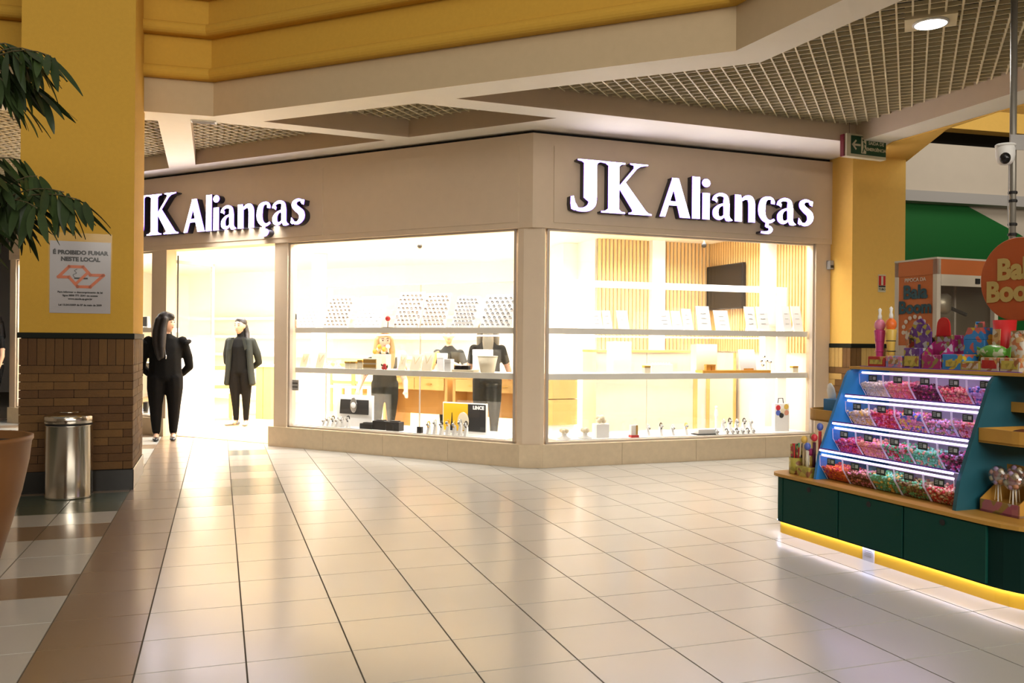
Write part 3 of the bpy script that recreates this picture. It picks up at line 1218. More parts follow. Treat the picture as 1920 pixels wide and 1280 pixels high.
# small air vent in the soffit corner
va, vb = gz(362, 226, ZC), gz(402, 229, ZC)
V = thing('air_vent', 'small white air vent set in the soffit corner', 'vent', (va + vb) / 2 + Vector((0, 0, -.012)), R2(14))
MB().box(-.12, .12, -.045, .045, 0, .012).build('frame', 'white', V)
for k in range(7):
    MB().box(-.105, .105, -.036 + k * .011, -.031 + k * .011, -.004, 0).build('slat', 'greywall', V)

# wall plate on the right pillar: red hose sign
pr = bpy.data.objects['wall_pillar_right']
FQ = Fr((pr.location.x, pr.location.y), 18.95)
hs = FQ.hit(1653, 531)
H = thing('fire_hose_sign', 'small red and white fire sign on the ochre column', 'sign', FQ.w(hs[0], -.004, hs[1]), FQ.a)
MB().box(-.053, .053, -.003, .004, -.10, .10).build('plate', 'sign_cream', H)
MB().box(-.047, .047, -.005, -.003, -.025, .085).build('red_field', 'red', H)
MB().box(-.014, .014, -.0065, -.005, -.02, .08).build('hose_mark', 'sign_cream', H)
MB().box(-.047, .047, -.005, -.003, -.045, -.028).build('dark_band', 'dark', H)
text_part('TUBO', .035, 'dark', H, (0, -.005, -.07), .0006)
eb = FR.hit(1554, 497)
H = thing('door_contact', 'small grey metal contact box on the window post', 'box', FR.w(SE - .03, -.03, eb[1]), FR.a)
MB().bbox(-.03, .03, -.03, .03, -.05, .05, .006).build('cover', 'greywall', H)
MB().box(-.02, .02, -.036, -.03, -.035, -.005).build('slot', 'dark', H)
# ================================================================== candy kiosk
KA = -69.3
K = Fr((1.832, 5.886), KA)
mat('teal', (.001, .048, .034), .6, spec=.25)
mat('teal_dark', (.0006, .020, .015), .7, spec=.2)
mat('teal_panel', (.010, .085, .115), .5)
mat('blue_panel', (.02, .20, .50), .45)
mat('kiosk_wood', (.50, .26, .045), .45, noise=.15, nscale=8)
mat('kiosk_yellow', (.75, .42, .02), .5)
mat('led_glow', (.9, .85, 1), .5, emit=(.74, .60, 1.0), es=3)
mat('led_white', (.9, .9, 1), .5, emit=(.72, .74, 1.0), es=13.0)
mat('fringe_purple', (.12, .05, .35), .4)
mat('kiosk_white', (.62, .60, .66), .5)
mat('tag', (.02, .03, .022), .5)
mat('chalk', (.45, .5, .45), .6)
mat('acrylic_edge', (.78, .74, .88), .3)


def rr(x0, x1, y0, y1, rad, n=8):                      # rounded rectangle, radii: front-left, front-right, back-right, back-left
    a, b, c, d = rad
    return arc(x0 + a, y0 + a, a, a, 180, 270, n) + arc(x1 - b, y0 + b, b, b, 270, 360, n) + arc(x1 - c, y1 - c, c, c, 0, 90, n) + arc(x0 + d, y1 - d, d, d, 90, 180, n)


KX0, KX1, KY1 = -.03, 2.12, 1.40
KI = thing('candy_kiosk', 'dark teal sweets kiosk with stepped lit shelves and yellow plinth', 'kiosk', (K.P.x, K.P.y, 0), K.a)
MB().prism(rr(.0, KX1 - .05, .0, KY1 - .05, (.07, .36, .36, .07)), 0, .085).build('plinth', 'kiosk_yellow', KI)
MB().prism(rr(KX0 + .02, KX1 - .02, -.035, KY1 - .02, (.11, .40, .40, .11)), .085, .392).build('body', 'teal_dark', KI)
MB().prism(rr(KX0, KX1, -.06, KY1, (.12, .42, .42, .12)), .392, .412).build('countertop', 'kiosk_wood', KI)
for a, b in ((.132, .655), (.655, 1.168), (1.168, 1.705)):
    d = MB().bbox(a + .005, b - .005, -.052, -.034, .098, .386, .003).build('door', 'teal', KI)
    MB().lathe([(.017, -.001), (.017, .001), (.0, .001)], 20).build('finger_hole', 'black', d, loc=((a + b) / 2 + .0, -.0545, .352)).rotation_euler = (math.pi / 2, 0, 0)
strip = MB()
path_l = rr(.012 - .03, KX1 - .03, -.022, KY1 - .03, (.09, .39, .39, .09), 10)
for i in range(len(path_l) - 1):
    p, q = path_l[i], path_l[i + 1]
    strip.quadface([(p[0], p[1], .0835), (q[0], q[1], .0835), (q[0] * .99 + .012, q[1] * .97 + .020, .0835), (p[0] * .99 + .012, p[1] * .97 + .020, .0835)])
strip.build('plinth_led_strip', 'led_white', KI)
MB().box(.815, .905, -.006, .0, 0.0, .083).build('notice_card', 'kiosk_white', KI)
for k in range(4):
    MB().box(.832, .888, -.0075, -.006, .03 + k * .011, .034 + k * .011).build('notice_line', 'greywall', KI)
for a, b, sd in ((.0, .127, 0), (1.71, 1.76, 0)):
    MB().bbox(a + .08, b, -.050, -.034, .098, .386, .003).build('corner_panel', 'teal', KI) if b - a > .1 else None
# side panels
prof = [(.015, .412), (.03, .50), (.045, .57), (.262, 1.085), (.285, 1.115), (.325, 1.13), (1.30, 1.13), (1.30, .412)]
MB().prismX(prof, .355, .378).build('side_panel', 'blue_panel', KI)
MB().prismX(prof, 1.436, 1.459).build('side_panel', 'teal_panel', KI)
MB().box(.378, 1.436, .62, .64, .412, 1.11).build('back_panel', 'kiosk_white', KI)
MB().box(.355, 1.9, .30, 1.32, 1.128, 1.146).build('top_board', 'kiosk_wood', KI)
TY, TZ = (.354, .241, .138, .036), (1.098, .915, .739, .568)
for t in range(4):
    y0, zt = TY[t], TZ[t]
    if t < 3:
        MB().box(.379, 1.435, y0 + .068, .618, zt - .163, zt - .156).build('shelf', 'kiosk_white', KI)
    xa_, xb_ = (.395, 1.425) if t else (.40, 1.56)
    MB().prismX([(y0 - .012, zt + .034), (y0 - .002, zt + .030), (y0 + .002, zt + .040), (y0 - .008, zt + .044)], xa_, xb_).build('led_glow_strip', 'led_glow', KI)
    MB().prismX([(y0 - .006, zt + .006), (y0 + .004, zt + .003), (y0 + .006, zt + .012), (y0 - .003, zt + .015)], xa_ + .015, xb_ if t else 1.43).build('led_glow_strip', 'led_glow', KI)  # lower glowing strip put in for the reflection along the bin lids
    MB().prismX([(y0 - .010, zt + .045), (y0 + .012, zt + .040), (y0 + .014, zt + .050), (y0 - .008, zt + .053)], xa_, xb_).build('led_fringe', 'fringe_purple', KI)  # purple glow fringe of the LEDs, painted as a solid strip
    area('shelf_led', K.w(.91, y0 + .02, zt + .025), 1.02, .02, .8, (.75, .62, 1.0), (R2(28), 0, K.a))
# end trays
for x0, x1, rad in ((.03, .354, (.16, .0, .0, .16)), (1.46, 1.86, (.0, .2, .2, .0))):
    for z0, y0, y1 in ((.775, .17, 1.0),):
        rad2 = tuple(max(r, .004) for r in rad)
        outr, inn = rr(x0, x1, y0, y1, rad2), rr(x0 + .012, x1 - .012, y0 + .012, y1 - .012, tuple(max(.004, r - .012) for r in rad2))
        b = MB()
        n = len(outr)
        for i in range(n):
            j = (i + 1) % n
            o0, o1, i0, i1 = outr[i], outr[j], inn[i], inn[j]
            b.quadface([(o0[0], o0[1], z0), (o1[0], o1[1], z0), (o1[0], o1[1], z0 + .075), (o0[0], o0[1], z0 + .075)])
            b.quadface([(i1[0], i1[1], z0 + .01), (i0[0], i0[1], z0 + .01), (i0[0], i0[1], z0 + .075), (i1[0], i1[1], z0 + .075)])
            b.quadface([(o0[0], o0[1], z0 + .075), (o1[0], o1[1], z0 + .075), (i1[0], i1[1], z0 + .075), (i0[0], i0[1], z0 + .075)])
        b.prism(outr, z0 - .002, z0 + .01)
        b.build('end_tray', 'kiosk_wood', KI)
MB().box(1.46, 1.75, .42, .95, .93, .945).build('end_shelf', 'kiosk_wood', KI)
MB().box(1.46, 1.75, .41, .42, .93, .985).build('end_shelf', 'kiosk_wood', KI)
MB().box(1.459, 1.475, 1.0, 1.3, .412, 1.13).build('end_board', 'teal_panel', KI)

# ---- candy bins
C_ = {'white': (.75, .68, .50), 'pink': (.80, .18, .22), 'plum': (.07, .008, .03), 'peach': (.75, .33, .22), 'red': (.62, .04, .05), 'rose': (.75, .25, .38), 'blue': (.10, .15, .50),
      'green': (.12, .50, .22), 'mint': (.20, .60, .42), 'yellow': (.75, .50, .10), 'cream': (.75, .60, .35), 'orange': (.85, .18, .03), 'brown': (.18, .06, .03), 'lilac': (.55, .38, .65), 'olive': (.28, .25, .08), 'magenta': (.55, .05, .22)}
for k_, v_ in C_.items():
    mat('candy_' + k_, v_, .35)
BINS = [
    [('pale marshmallow sweets', 'white cream white'), ('salmon pink sweets', 'pink peach rose'), ('dark plum jellies', 'plum plum magenta'), ('red and peach sugared rings', 'peach red pink'), ('lilac and blue mixed sweets', 'lilac blue rose')],
    [('cream coloured chews', 'cream white yellow'), ('crimson and pink jellies', 'red rose magenta'), ('pink, blue and yellow mixed sweets', 'rose blue yellow'), ('grey-pink paper-wrapped sweets', 'rose lilac olive'), ('rose red foil sweets', 'rose red peach')],
    [('burgundy sweets, lowest fill', 'magenta rose red'), ('peach gummies', 'peach rose peach'), ('green and red mixed gummies', 'green red rose'), ('mint green gummies', 'mint green peach'), ('dark purple berry sweets', 'plum magenta lilac')],
    [('bright orange gummies', 'orange orange red'), ('brown and pink sweets', 'brown peach rose'), ('light green gummies', 'green mint yellow'), ('olive and brown sweets', 'olive brown green'), ('red and cream striped sweets', 'red peach cream')]]
ROWN = ('top', 'second', 'third', 'bottom')
rc = random.Random(11)
BWd = (1.430 - .384) / 5
ico = [(0, 0, 1), (.894, 0, .447), (.276, .851, .447), (-.724, .526, .447), (-.724, -.526, .447), (.276, -.851, .447), (.724, .526, -.447), (-.276, .851, -.447), (-.894, 0, -.447), (-.276, -.851, -.447), (.724, -.526, -.447), (0, 0, -1)]
icf = [(0, 1, 2), (0, 2, 3), (0, 3, 4), (0, 4, 5), (0, 5, 1), (1, 6, 2), (2, 7, 3), (3, 8, 4), (4, 9, 5), (5, 10, 1), (2, 6, 7), (3, 7, 8), (4, 8, 9), (5, 9, 10), (1, 10, 6), (11, 7, 6), (11, 8, 7), (11, 9, 8), (11, 10, 9), (11, 6, 10)]
W_ = BWd - .006
bp = [(.0, .155), (.004, .092), (.066, .002), (.165, .002), (.165, .155)]        # bin profile (y, z)
shell = MB()
shell.quadface([(W_, .0, .155), (0, 0, .155), (0, .004, .092), (W_, .004, .092)])
shell.quadface([(W_, .004, .092), (0, .004, .092), (0, .066, .002), (W_, .066, .002)])
shell.quadface([(0, .066, .002), (0, .165, .002), (W_, .165, .002), (W_, .066, .002)])
for x in (0, W_):
    shell.quadface([(x, y, z) for y, z in bp])
shell_me = shell.mesh('shell', 'acrylic')
rim_me = MB()
for x in (.001, W_ - .001):
    rim_me.tube([(x, y, z) for y, z in bp[:3]], .0022, 5)
rim_me.tube([(0, 0, .155), (W_, 0, .155)], .0025, 5)
rim_me = rim_me.mesh('rim', 'acrylic_edge')
tag_me = MB().box(-.034, .034, -.003, 0, -.021, .021).mesh('price_tag', 'tag')
chk = MB()
for k in range(3):
    chk.box(-.026, -.004 + .0, -.0042, -.003, .010 - k * .009, .0135 - k * .009)
chk.box(.004, .026, -.0042, -.003, -.008, .012)
chk_me = chk.mesh('price_mark', 'chalk')
for t in range(4):
    for c in range(5):
        what, cols = BINS[t][c]
        x0 = .384 + c * BWd + .003
        loc = K.w(x0, TY[t], TZ[t] - .155)
        lab = 'clear sweet bin of %s, %s row of the kiosk' % (what, ROWN[t])
        B = thing('candy_bin', lab, 'bin', loc, K.a, 'clear candy bins on the kiosk')
        obj('shell', shell_me, B)
        obj('rim', rim_me, B)
        tg = obj('price_tag', tag_me, B, (W_ * (.55 if t else .62), -.004, .128))
        obj('price_mark', chk_me, tg)
        cn = cols.split()
        b = MB()
        fill = rc.uniform(.085, .108) - (.02 if (t, c) in ((2, 0), (3, 1), (1, 3)) else 0)
        nx, ny = 11, 6
        for lay in range(3):
            for ix in range(nx):
                for iy in range(ny):
                    z = fill - lay * .018 - (.0 if lay else rc.uniform(0, .012))
                    yf = .010 + max(0, (.092 - z)) * .70
                    y = yf + (.155 - yf) * iy / (ny - 1) if ny > 1 else yf
                    if lay and iy > 1:
                        continue
                    x = .010 + (W_ - .020) * (ix + rc.uniform(-.3, .3)) / (nx - 1)
                    x = min(max(x, .010), W_ - .010)
                    z2 = z + (.012 if lay == 0 else 0) * (iy / ny) + rc.uniform(-.004, .006)
                    b.cur = rc.choice((0, 0, 1, 2))
                    r = rc.uniform(.0075, .0105)
                    s3 = [rc.uniform(.8, 1.25) for _ in range(3)]
                    b.add([(x + vx * r * s3[0], y + vy * r * s3[1], z2 + vz * r * s3[2]) for vx, vy, vz in ico], icf)
        # lower layers seen through the sloping front
        for lay in range(4):
            z = .012 + lay * (fill - .05) / 4
            yf = .016 + max(0, (.092 - z)) * .70
            for ix in range(nx):
                b.cur = rc.choice((0, 0, 1, 2))
                r = rc.uniform(.0085, .011)
                x = min(max(.011 + (W_ - .022) * (ix + rc.uniform(-.3, .3)) / (nx - 1), .011), W_ - .011)
                b.add([(x + vx * r, yf + vy * r, z + vz * r) for vx, vy, vz in ico], icf)
        b.cur = 0
        z = fill - .01
        b.prismX([(.08, .008), (.16, .008), (.16, z), (.024, z), (.024, .078)], .006, W_ - .006)
        b.build('candy', ['candy_' + q for q in cn], B, True, kind='stuff')


# ================================================================== goods on the kiosk
def packmat(name, cols, scale=14):
    m = bpy.data.materials.new(name)
    m.use_nodes = True
    nt = m.node_tree
    b = nt.nodes['Principled BSDF']
    b.inputs['Roughness'].default_value = .35
    tc = nt.nodes.new('ShaderNodeTexCoord')
    v = nt.nodes.new('ShaderNodeTexVoronoi')
    v.inputs['Scale'].default_value = scale
    sp = nt.nodes.new('ShaderNodeSeparateColor')
    r = nt.nodes.new('ShaderNodeValToRGB')
    r.color_ramp.interpolation = 'CONSTANT'
    el = r.color_ramp.elements
    while len(el) < len(cols):
        el.new(.5)
    for i, c in enumerate(cols):
        el[i].position = i / len(cols)
        el[i].color = (*c, 1)
    nt.links.new(tc.outputs['Object'], v.inputs['Vector'])
    nt.links.new(v.outputs['Color'], sp.inputs[0])
    nt.links.new(sp.outputs[0], r.inputs[0])
    nt.links.new(r.outputs[0], b.inputs['Base Color'])
    M[name] = m


packmat('pk_red', [(.40, .02, .02), (.40, .02, .02), (.42, .03, .02), (.55, .30, .08)], 30)
packmat('pk_multi', [(.35, .25, .5), (.6, .2, .3), (.15, .25, .5), (.6, .5, .2)], 50)
packmat('pk_purple', [(.10, .03, .20), (.10, .03, .20), (.14, .05, .24), (.35, .30, .05), (.40, .4, .42)], 38)
packmat('pk_magenta', [(.36, .02, .16), (.36, .02, .16), (.30, .02, .12), (.25, .2, .06), (.4, .35, .4)], 38)
packmat('pk_blue', [(.03, .22, .55), (.03, .22, .55), (.03, .22, .55), (.55, .40, .03), (.5, .12, .10)], 28)
packmat('pk_white', [(.5, .45, .36), (.5, .45, .36), (.45, .15, .06), (.30, .16, .06), (.5, .3, .12)], 38)
packmat('pk_green', [(.10, .32, .04), (.14, .36, .06), (.10, .30, .04), (.40, .45, .3)], 42)
packmat('pk_yellow', [(.45, .38, .06), (.5, .42, .08), (.35, .30, .05), (.3, .12, .05)], 38)
packmat('pk_dark', [(.02, .02, .02), (.03, .03, .03), (.25, .02, .02), (.3, .25, .05)], 46)
ZTOP = 1.1465


def kbox(name, label, cat, x0, x1, ytop, n, depth, m, z0=ZTOP, extra=None, group=None, yb=None):
    a, _ = K.hit(x0, yb or ytop, n)
    b, z1 = K.hit(x1, ytop, n)
    z1 = K.hit((x0 + x1) / 2, ytop, n)[1]
    wd = b - a
    o = thing(name, label, cat, K.w((a + b) / 2, n, z0), K.a, group)
    MB().bbox(-wd / 2, wd / 2, 0, depth, 0, z1 - z0, .004).build('carton', m, o)
    return o, wd, z1 - z0


o, wd, hh = kbox('sweet_box', 'red carton of sweets, first on the kiosk top', 'box', 1627, 1658, 668, .40, .09, 'pk_red')
MB().box(-wd * .38, wd * .38, -.002, 0, hh * .25, hh * .7).build('front_print', 'pk_yellow', o)
o, wd, hh = kbox('sweet_box', 'small lilac patterned carton right of the red carton', 'box', 1660, 1690, 667, .40, .09, 'pk_multi')
MB().box(-wd * .3, wd * .3, -.002, 0, hh * .3, hh * .75).build('front_print', 'pk_white', o)
o, wd, hh = kbox('display_box', 'tall purple display carton with raised back card', 'box', 1694, 1725, 652, .40, .10, 'pk_purple')
MB().prismY([(-wd * .5, hh), (wd * .5, hh), (wd * .5, hh + .10), (wd * .3, hh + .15), (-wd * .3, hh + .15), (-wd * .5, hh + .10)], .088, .096).build('back_card', 'pk_purple', o)
MB().box(-wd * .42, wd * .42, -.003, 0, hh * .1, hh * .6).build('front_print', 'pk_yellow', o)
o, wd, hh = kbox('display_box', 'magenta display carton with slanted sides', 'box', 1727, 1764, 665, .40, .10, 'pk_magenta')
MB().prismX([(0, hh), (.1, hh), (.1, hh + .08)], -wd / 2, -wd / 2 + .004).build('side_flap', 'pk_magenta', o)
MB().prismX([(0, hh), (.1, hh), (.1, hh + .08)], wd / 2 - .004, wd / 2).build('side_flap', 'pk_magenta', o)
MB().prismY([(-wd * .5, hh), (wd * .5, hh), (wd * .45, hh + .08), (-wd * .45, hh + .08)], .094, .1).build('back_card', 'pk_magenta', o)
o, wd, hh = kbox('display_box', 'dark violet display carton standing behind the purple one', 'box', 1704, 1742, 632, .56, .10, 'pk_dark')
MB().prismY([(-wd * .55, hh - .01), (wd * .5, hh - .03), (wd * .6, hh + .03), (wd * .1, hh + .12), (-wd * .25, hh + .10)], .0, .01).build('header_card', 'pk_purple', o)
o, wd, hh = kbox('display_box', 'crimson display carton with tall rounded header card', 'box', 1752, 1785, 628, .56, .10, 'pk_magenta')
MB().prismY(arc(wd * .0, hh + .06, wd * .36, .05, 0, 180, 8) + [(-wd * .4, hh - .01), (wd * .4, hh - .01)], .0, .008).build('header_card', 'red', o)
o, wd, hh = kbox('sweet_box', 'blue carton of sweets in the middle of the kiosk top', 'box', 1766, 1806, 664, .40, .12, 'pk_blue')
MB().box(-wd * .3, wd * .2, -.003, 0, hh * .2, hh * .6).build('front_print', 'pk_yellow', o)
o, wd, hh = kbox('party_box', 'sky blue carton with a handle, shaped like a small house', 'box', 1806, 1846, 636, .55, .10, 'pk_blue')
MB().prismY([(-wd * .5, hh), (wd * .5, hh), (wd * .28, hh + .07), (-wd * .28, hh + .07)], .0, .10).build('gable', 'pk_blue', o)
MB().tube([(-wd * .2, .05, hh + .06), (-wd * .16, .05, hh + .10), (wd * .16, .05, hh + .10), (wd * .2, .05, hh + .06)], .008, 6).build('handle', 'pk_blue', o)
o, wd, hh = kbox('sweet_box', 'low olive patterned carton beside the blue carton', 'box', 1800, 1838, 677, .40, .10, 'pk_yellow')
MB().box(-wd * .4, wd * .4, -.002, 0, hh * .2, hh * .8).build('front_print', 'pk_white', o)
o, wd, hh = kbox('sweet_box', 'cream and brown patterned carton, left of a pair', 'box', 1838, 1872, 670, .40, .11, 'pk_white')
MB().box(-wd * .4, wd * .4, -.002, 0, hh * .2, hh * .8).build('front_print', 'pk_red', o)
o, wd, hh = kbox('sweet_box', 'cream and brown patterned carton, right of a pair', 'box', 1874, 1912, 671, .40, .11, 'pk_white')
MB().box(-wd * .4, wd * .4, -.002, 0, hh * .2, hh * .8).build('front_print', 'pk_yellow', o)
# green bag lying on the cartons
a, z = K.hit(1851, 658, .45)
o = thing('sweet_bag', 'shiny green bag of sweets lying on the cartons', 'bag', K.w(a, .50, K.hit(1851, 671, .45)[1]), K.a)
MB().ball((0, 0, .035), (.085, .05, .042), 18, 10).build('pouch', 'pk_green', o, True)
for s in (-1, 1):
    MB().prismY([(s * .075, .02), (s * .105, .005), (s * .11, .065), (s * .075, .05)], -.003, .003).build('seal', 'pk_green', o)
a, z = K.hit(1898, 668, .52)
o = thing('sweet_bag', 'white and orange bag of sweets propped upright', 'bag', K.w(a, .56, ZTOP), K.a)
MB().lathe([(.0, 0), (.05, .0), (.055, .10), (.045, .18), (.03, .21), (.0, .21)], 14, sy=.5).build('pouch', 'pk_white', o, True)
MB().box(-.04, .04, -.004, .004, .20, .23).build('seal', 'pk_white', o)
a, z = K.hit(1884, 600, .60)
o = thing('drink_cup', 'red paper cup with pale label at the back of the kiosk top', 'cup', K.w(a, .60, ZTOP), K.a)
zc = z - ZTOP
MB().lathe([(.035, 0), (.04, 0), (.062, zc), (.058, zc), (.05, zc - .02)], 22).build('cup', 'red', o, True)
MB().prismY([(-.03, zc * .5), (.02, zc * .5), (.024, zc * .82), (-.026, zc * .82)], -.063, -.058).build('label', 'pk_white', o)
a, z = K.hit(1857, 622, .74)
o = thing('sauce_bottle', 'black bottle standing behind the green bag', 'bottle', K.w(a, .74, ZTOP), K.a)
MB().lathe([(.042, 0), (.044, .02), (.040, .12), (.018, .19), (.016, .20)], 18).build('bottle', 'black', o, True)
MB().lathe([(.017, .20), (.017, .235), (.0, .235)], 14).build('cap', 'dark', o, True)
# two ice cream shaped sweet tubes
for px, nm, c1, c2, lab in ((1650, 577, 'candy_magenta', 'candy_rose', 'pink ice-cream cone shaped sweet tube with white cap'), (1671, 574, 'candy_yellow', 'candy_orange', 'orange ice-cream cone shaped sweet tube with white cap')):
    a, z = K.hit(px, nm, .50)
    o = thing('sweet_tube', lab, 'sweet tube', K.w(a, .50, ZTOP), K.a)
    zc = z - ZTOP
    MB().lathe([(.018, 0), (.020, .02), (.026, zc * .35), (.036, zc * .6), (.034, zc * .62)], 18).build('cone', c1, o, True)
    MB().ball((0, 0, zc * .70), (.036, .036, .042)).build('scoop', c2, o, True)
    MB().lathe([(.014, zc * .80), (.013, zc * .86), (.008, zc * .90), (.012, zc * .97), (.0, zc)], 12).build('cap', 'white', o, True)
    for q in (.12, .25, .42):
        MB().lathe([(.0275 + .004 * q, zc * q), (.0275 + .012 * q, zc * q + .006)], 18).build('ring', 'dark' if c1 == 'candy_yellow' else 'candy_magenta', o, True)

# ---- popcorn machine behind
mat('machine_white', (.55, .50, .40), .5)
mat('machine_orange', (.48, .13, .03), .5)
mat('machine_steel', (.35, .31, .22), .35, metal=.6)
mat('teal_print', (.01, .06, .08), .5)
xa, xb, ya, yb, z0 = .255, .605, .79, 1.33, ZTOP
zt = K.hit(1756, 485, .79)[1]
PM = thing('popcorn_machine', 'orange popcorn machine with glass side and white frame behind the kiosk goods', 'popcorn machine', K.w(xa, ya, z0), K.a)
w_, d_, h_ = xb - xa, yb - ya, zt - z0
MB().box(0, w_, 0, d_, 0, .14).build('base', 'machine_white', PM)
MB().box(-.004, w_ + .004, -.004, d_ + .004, h_ - .10, h_).build('header', 'machine_orange', PM)
MB().box(-.006, w_ + .006, -.006, d_ + .006, h_, h_ + .012).build('roof', 'machine_white', PM)
for x, y in ((0, 0), (w_ - .025, 0), (0, d_ - .025), (w_ - .025, d_ - .025)):
    MB().box(x - .004, x + .029, y - .004, y + .029, .10, h_).build('post', 'machine_white', PM)
MB().box(.029, w_ - .029, .0, .008, .14, h_ - .10).build('front_panel', 'machine_orange', PM)
text_part('Bala', .125, 'teal_print', PM, (w_ * .5, -.006, h_ * .70), .005)
text_part('Boom', .115, 'teal_print', PM, (w_ * .5, -.006, h_ * .555), .005)
text_part('PIPOCA DA', .035, 'machine_white', PM, (w_ * .5, -.006, h_ * .82), .0004)
cart = MB().prismY([(-.07, -.10), (.07, -.10), (.09, .02), (0, .06), (-.09, .02)], -.004, 0).build('carton_print', 'pk_white', PM, loc=(w_ * .5, -.001, h_ * .30))
for k in range(9):
    q = R2(-10 + 200 * k / 8)
    MB().ball((.10 * math.cos(q), -.004, .03 + .09 * math.sin(q)), (.016, .003, .015), 8, 6).build('popcorn_print', 'machine_white', cart)
MB().box(w_ - .010, w_ - .004, .03, d_ - .03, .14, h_ - .10).build('side_glass', 'glass', PM)
MB().box(w_ - .006, w_ + .006, .03, d_ - .03, h_ - .175, h_ - .10).build('control_panel', 'machine_white', PM)
for y in (.33, .43):
    MB().box(w_ + .006, w_ + .016, y, y + .035, h_ - .155, h_ - .12).build('knob', 'black', PM)
MB().box(.012, .02, .01, d_ - .01, .14, h_ - .10).build('back_plate', 'machine_steel', PM)
MB().box(.02, w_ - .02, d_ - .012, d_ - .004, .14, h_ - .10).build('end_glass', 'machine_steel', PM)
MB().lathe([(.06, 0), (.085, .02), (.085, .12), (.06, .14)], 20, (.17, .20, h_ * .50)).build('kettle', 'machine_steel', PM, True)
MB().tube([(.17, .20, h_ * .68), (.17, .20, h_ - .10)], .01, 8).build('kettle_hanger', 'machine_steel', PM)
MB().tube([(.17, .28, h_ * .58), (.19, .44, h_ * .50)], .013, 8).build('handle', 'black', PM)

# ---- pole, camera and round sign
mat('pole_grey', (.28, .26, .22), .4, metal=.5)
a, z = K.hit(1898, 440, .80)
pb_ = K.w(a, .80, 0)
PL = thing('sign_pole', 'slim grey metal pole rising from the kiosk to the ceiling', 'pole', (pb_.x, pb_.y, ZTOP))
MB().tube([(0, 0, 0), (0, 0, ZG - ZTOP)], .019, 14).build('shaft', 'pole_grey', PL, True)
MB().lathe([(.05, 0), (.05, .012), (.022, .02)], 20).build('foot', 'pole_grey', PL, True)
for k, zz in enumerate((1.05, 1.0, .86, .80)):
    MB().lathe([(.024, 0), (.026, .004), (.026, .012), (.024, .016)], 14, (0, 0, zz)).build('cable_tie', 'black', PL)
MB().tube([(-.024, -.004, .85), (-.034, -.01, .98), (-.026, -.005, 1.1), (-.024, -.004, 1.25)], .004, 6).build('cable', 'greywall', PL)
cz = at(1883, 290, pb_.y).z
cx = at(1883, 290, pb_.y).x
CM = thing('security_camera', 'white dome security camera with black lens clamped to the pole', 'camera', (cx - .005, pb_.y - .02, cz))
MB().lathe([(.0, -.068), (.03, -.062), (.045, -.045), (.052, -.01), (.052, .03), (.045, .048), (.0, .05)], 24).build('dome', 'white', CM, True)
MB().ball((-.018, -.030, -.030), (.030, .030, .036), 14, 10).build('lens', 'blackgloss', CM, True)
MB().lathe([(.056, .045), (.056, .054), (.05, .058), (.0, .058)], 24).build('cap', 'white', CM, True)
MB().box(.02, pb_.x - cx - .01, -.012, .012, .05, .066).build('bracket', 'greywall', CM)
MB().box(pb_.x - cx - .035, pb_.x - cx + .05, -.025, -.021 + .004, .02, .11).build('clamp', 'greywall', CM)
sc_ = K.hit(1909, 523, .74)
RS = thing('round_sign', 'round orange hanging sign with cream lettering above the kiosk', 'sign', K.w(sc_[0], .74, sc_[1]), K.a)
mat('sign_orange', (.40, .075, .012), .5)
mat('sign_letter', (.45, .33, .10), .5)
Rd = .245
d = MB().lathe([(0, -.012), (Rd - .004, -.012), (Rd, -.008), (Rd, .008), (Rd - .004, .012), (0, .012)], 56).build('disc', 'sign_orange', RS)
d.rotation_euler = (math.pi / 2, 0, 0)
text_part('Bala', .17, 'sign_letter', RS, (.01, -.016, .055), .008)
text_part('Boom', .165, 'sign_letter', RS, (.0, -.016, -.075), .008)
MB().box(-.03, .03, .012, .05, -.02, .02).build('mount', 'pole_grey', RS)

# ---- goods at the far end of the counter
zc0 = .4125
a, _ = K.hit(1491, 880, .10)
o = thing('lollipop_tub', 'clear tub of red and green sweet sticks at the far counter end', 'tub', K.w(.13, .06, zc0), K.a)
MB().lathe([(.045, 0), (.047, .01), (.047, .11), (.044, .11), (.044, .012)], 20).build('tub', 'pk_yellow', o, True)
rt = random.Random(5)
for k in range(14):
    q, rr_ = k * 2.4, .012 + .022 * (k % 3) / 2
    x, y = rr_ * math.cos(q), rr_ * math.sin(q)
    tl = rt.uniform(.17, .21)
    s_ = MB().tube([(x, y, .02), (x * 1.35, y * 1.35, tl)], .007, 6).build('sweet_stick', ('candy_green', 'red', 'pk_dark')[k % 3], o, True)
o = thing('toy_sweet_box', 'yellow card box of toy-topped sweets next to the blue side panel', 'box', K.w(.255, .05, zc0), K.a)
MB().bbox(-.06, .06, -.04, .12, 0, .065, .003).build('carton', 'pk_yellow', o)
for k, (x, y, z, m1, m2) in enumerate(((-.035, .0, .24, 'candy_yellow', 'candy_cream'), (.01, -.01, .20, 'candy_blue', 'candy_white'), (.04, .02, .26, 'candy_red', 'candy_plum'), (-.02, .06, .26, 'candy_olive', 'candy_yellow'), (.035, .07, .33, 'candy_blue', 'candy_red'), (.0, .03, .16, 'candy_magenta', 'candy_yellow'))):
    MB().tube([(x, y, .05), (x, y, z - .03)], .011, 6).build('tube', m2, o, True)
    MB().ball((x, y, z), (.022, .022, .026), 10, 8).build('topper', m1, o, True)
o = thing('scoop_box', 'blue box holding white scoops on the far tray', 'box', K.w(.20, .34, .786), K.a)
MB().box(-.075, .075, -.05, .12, 0, .13).build('box', 'blue_panel', o)
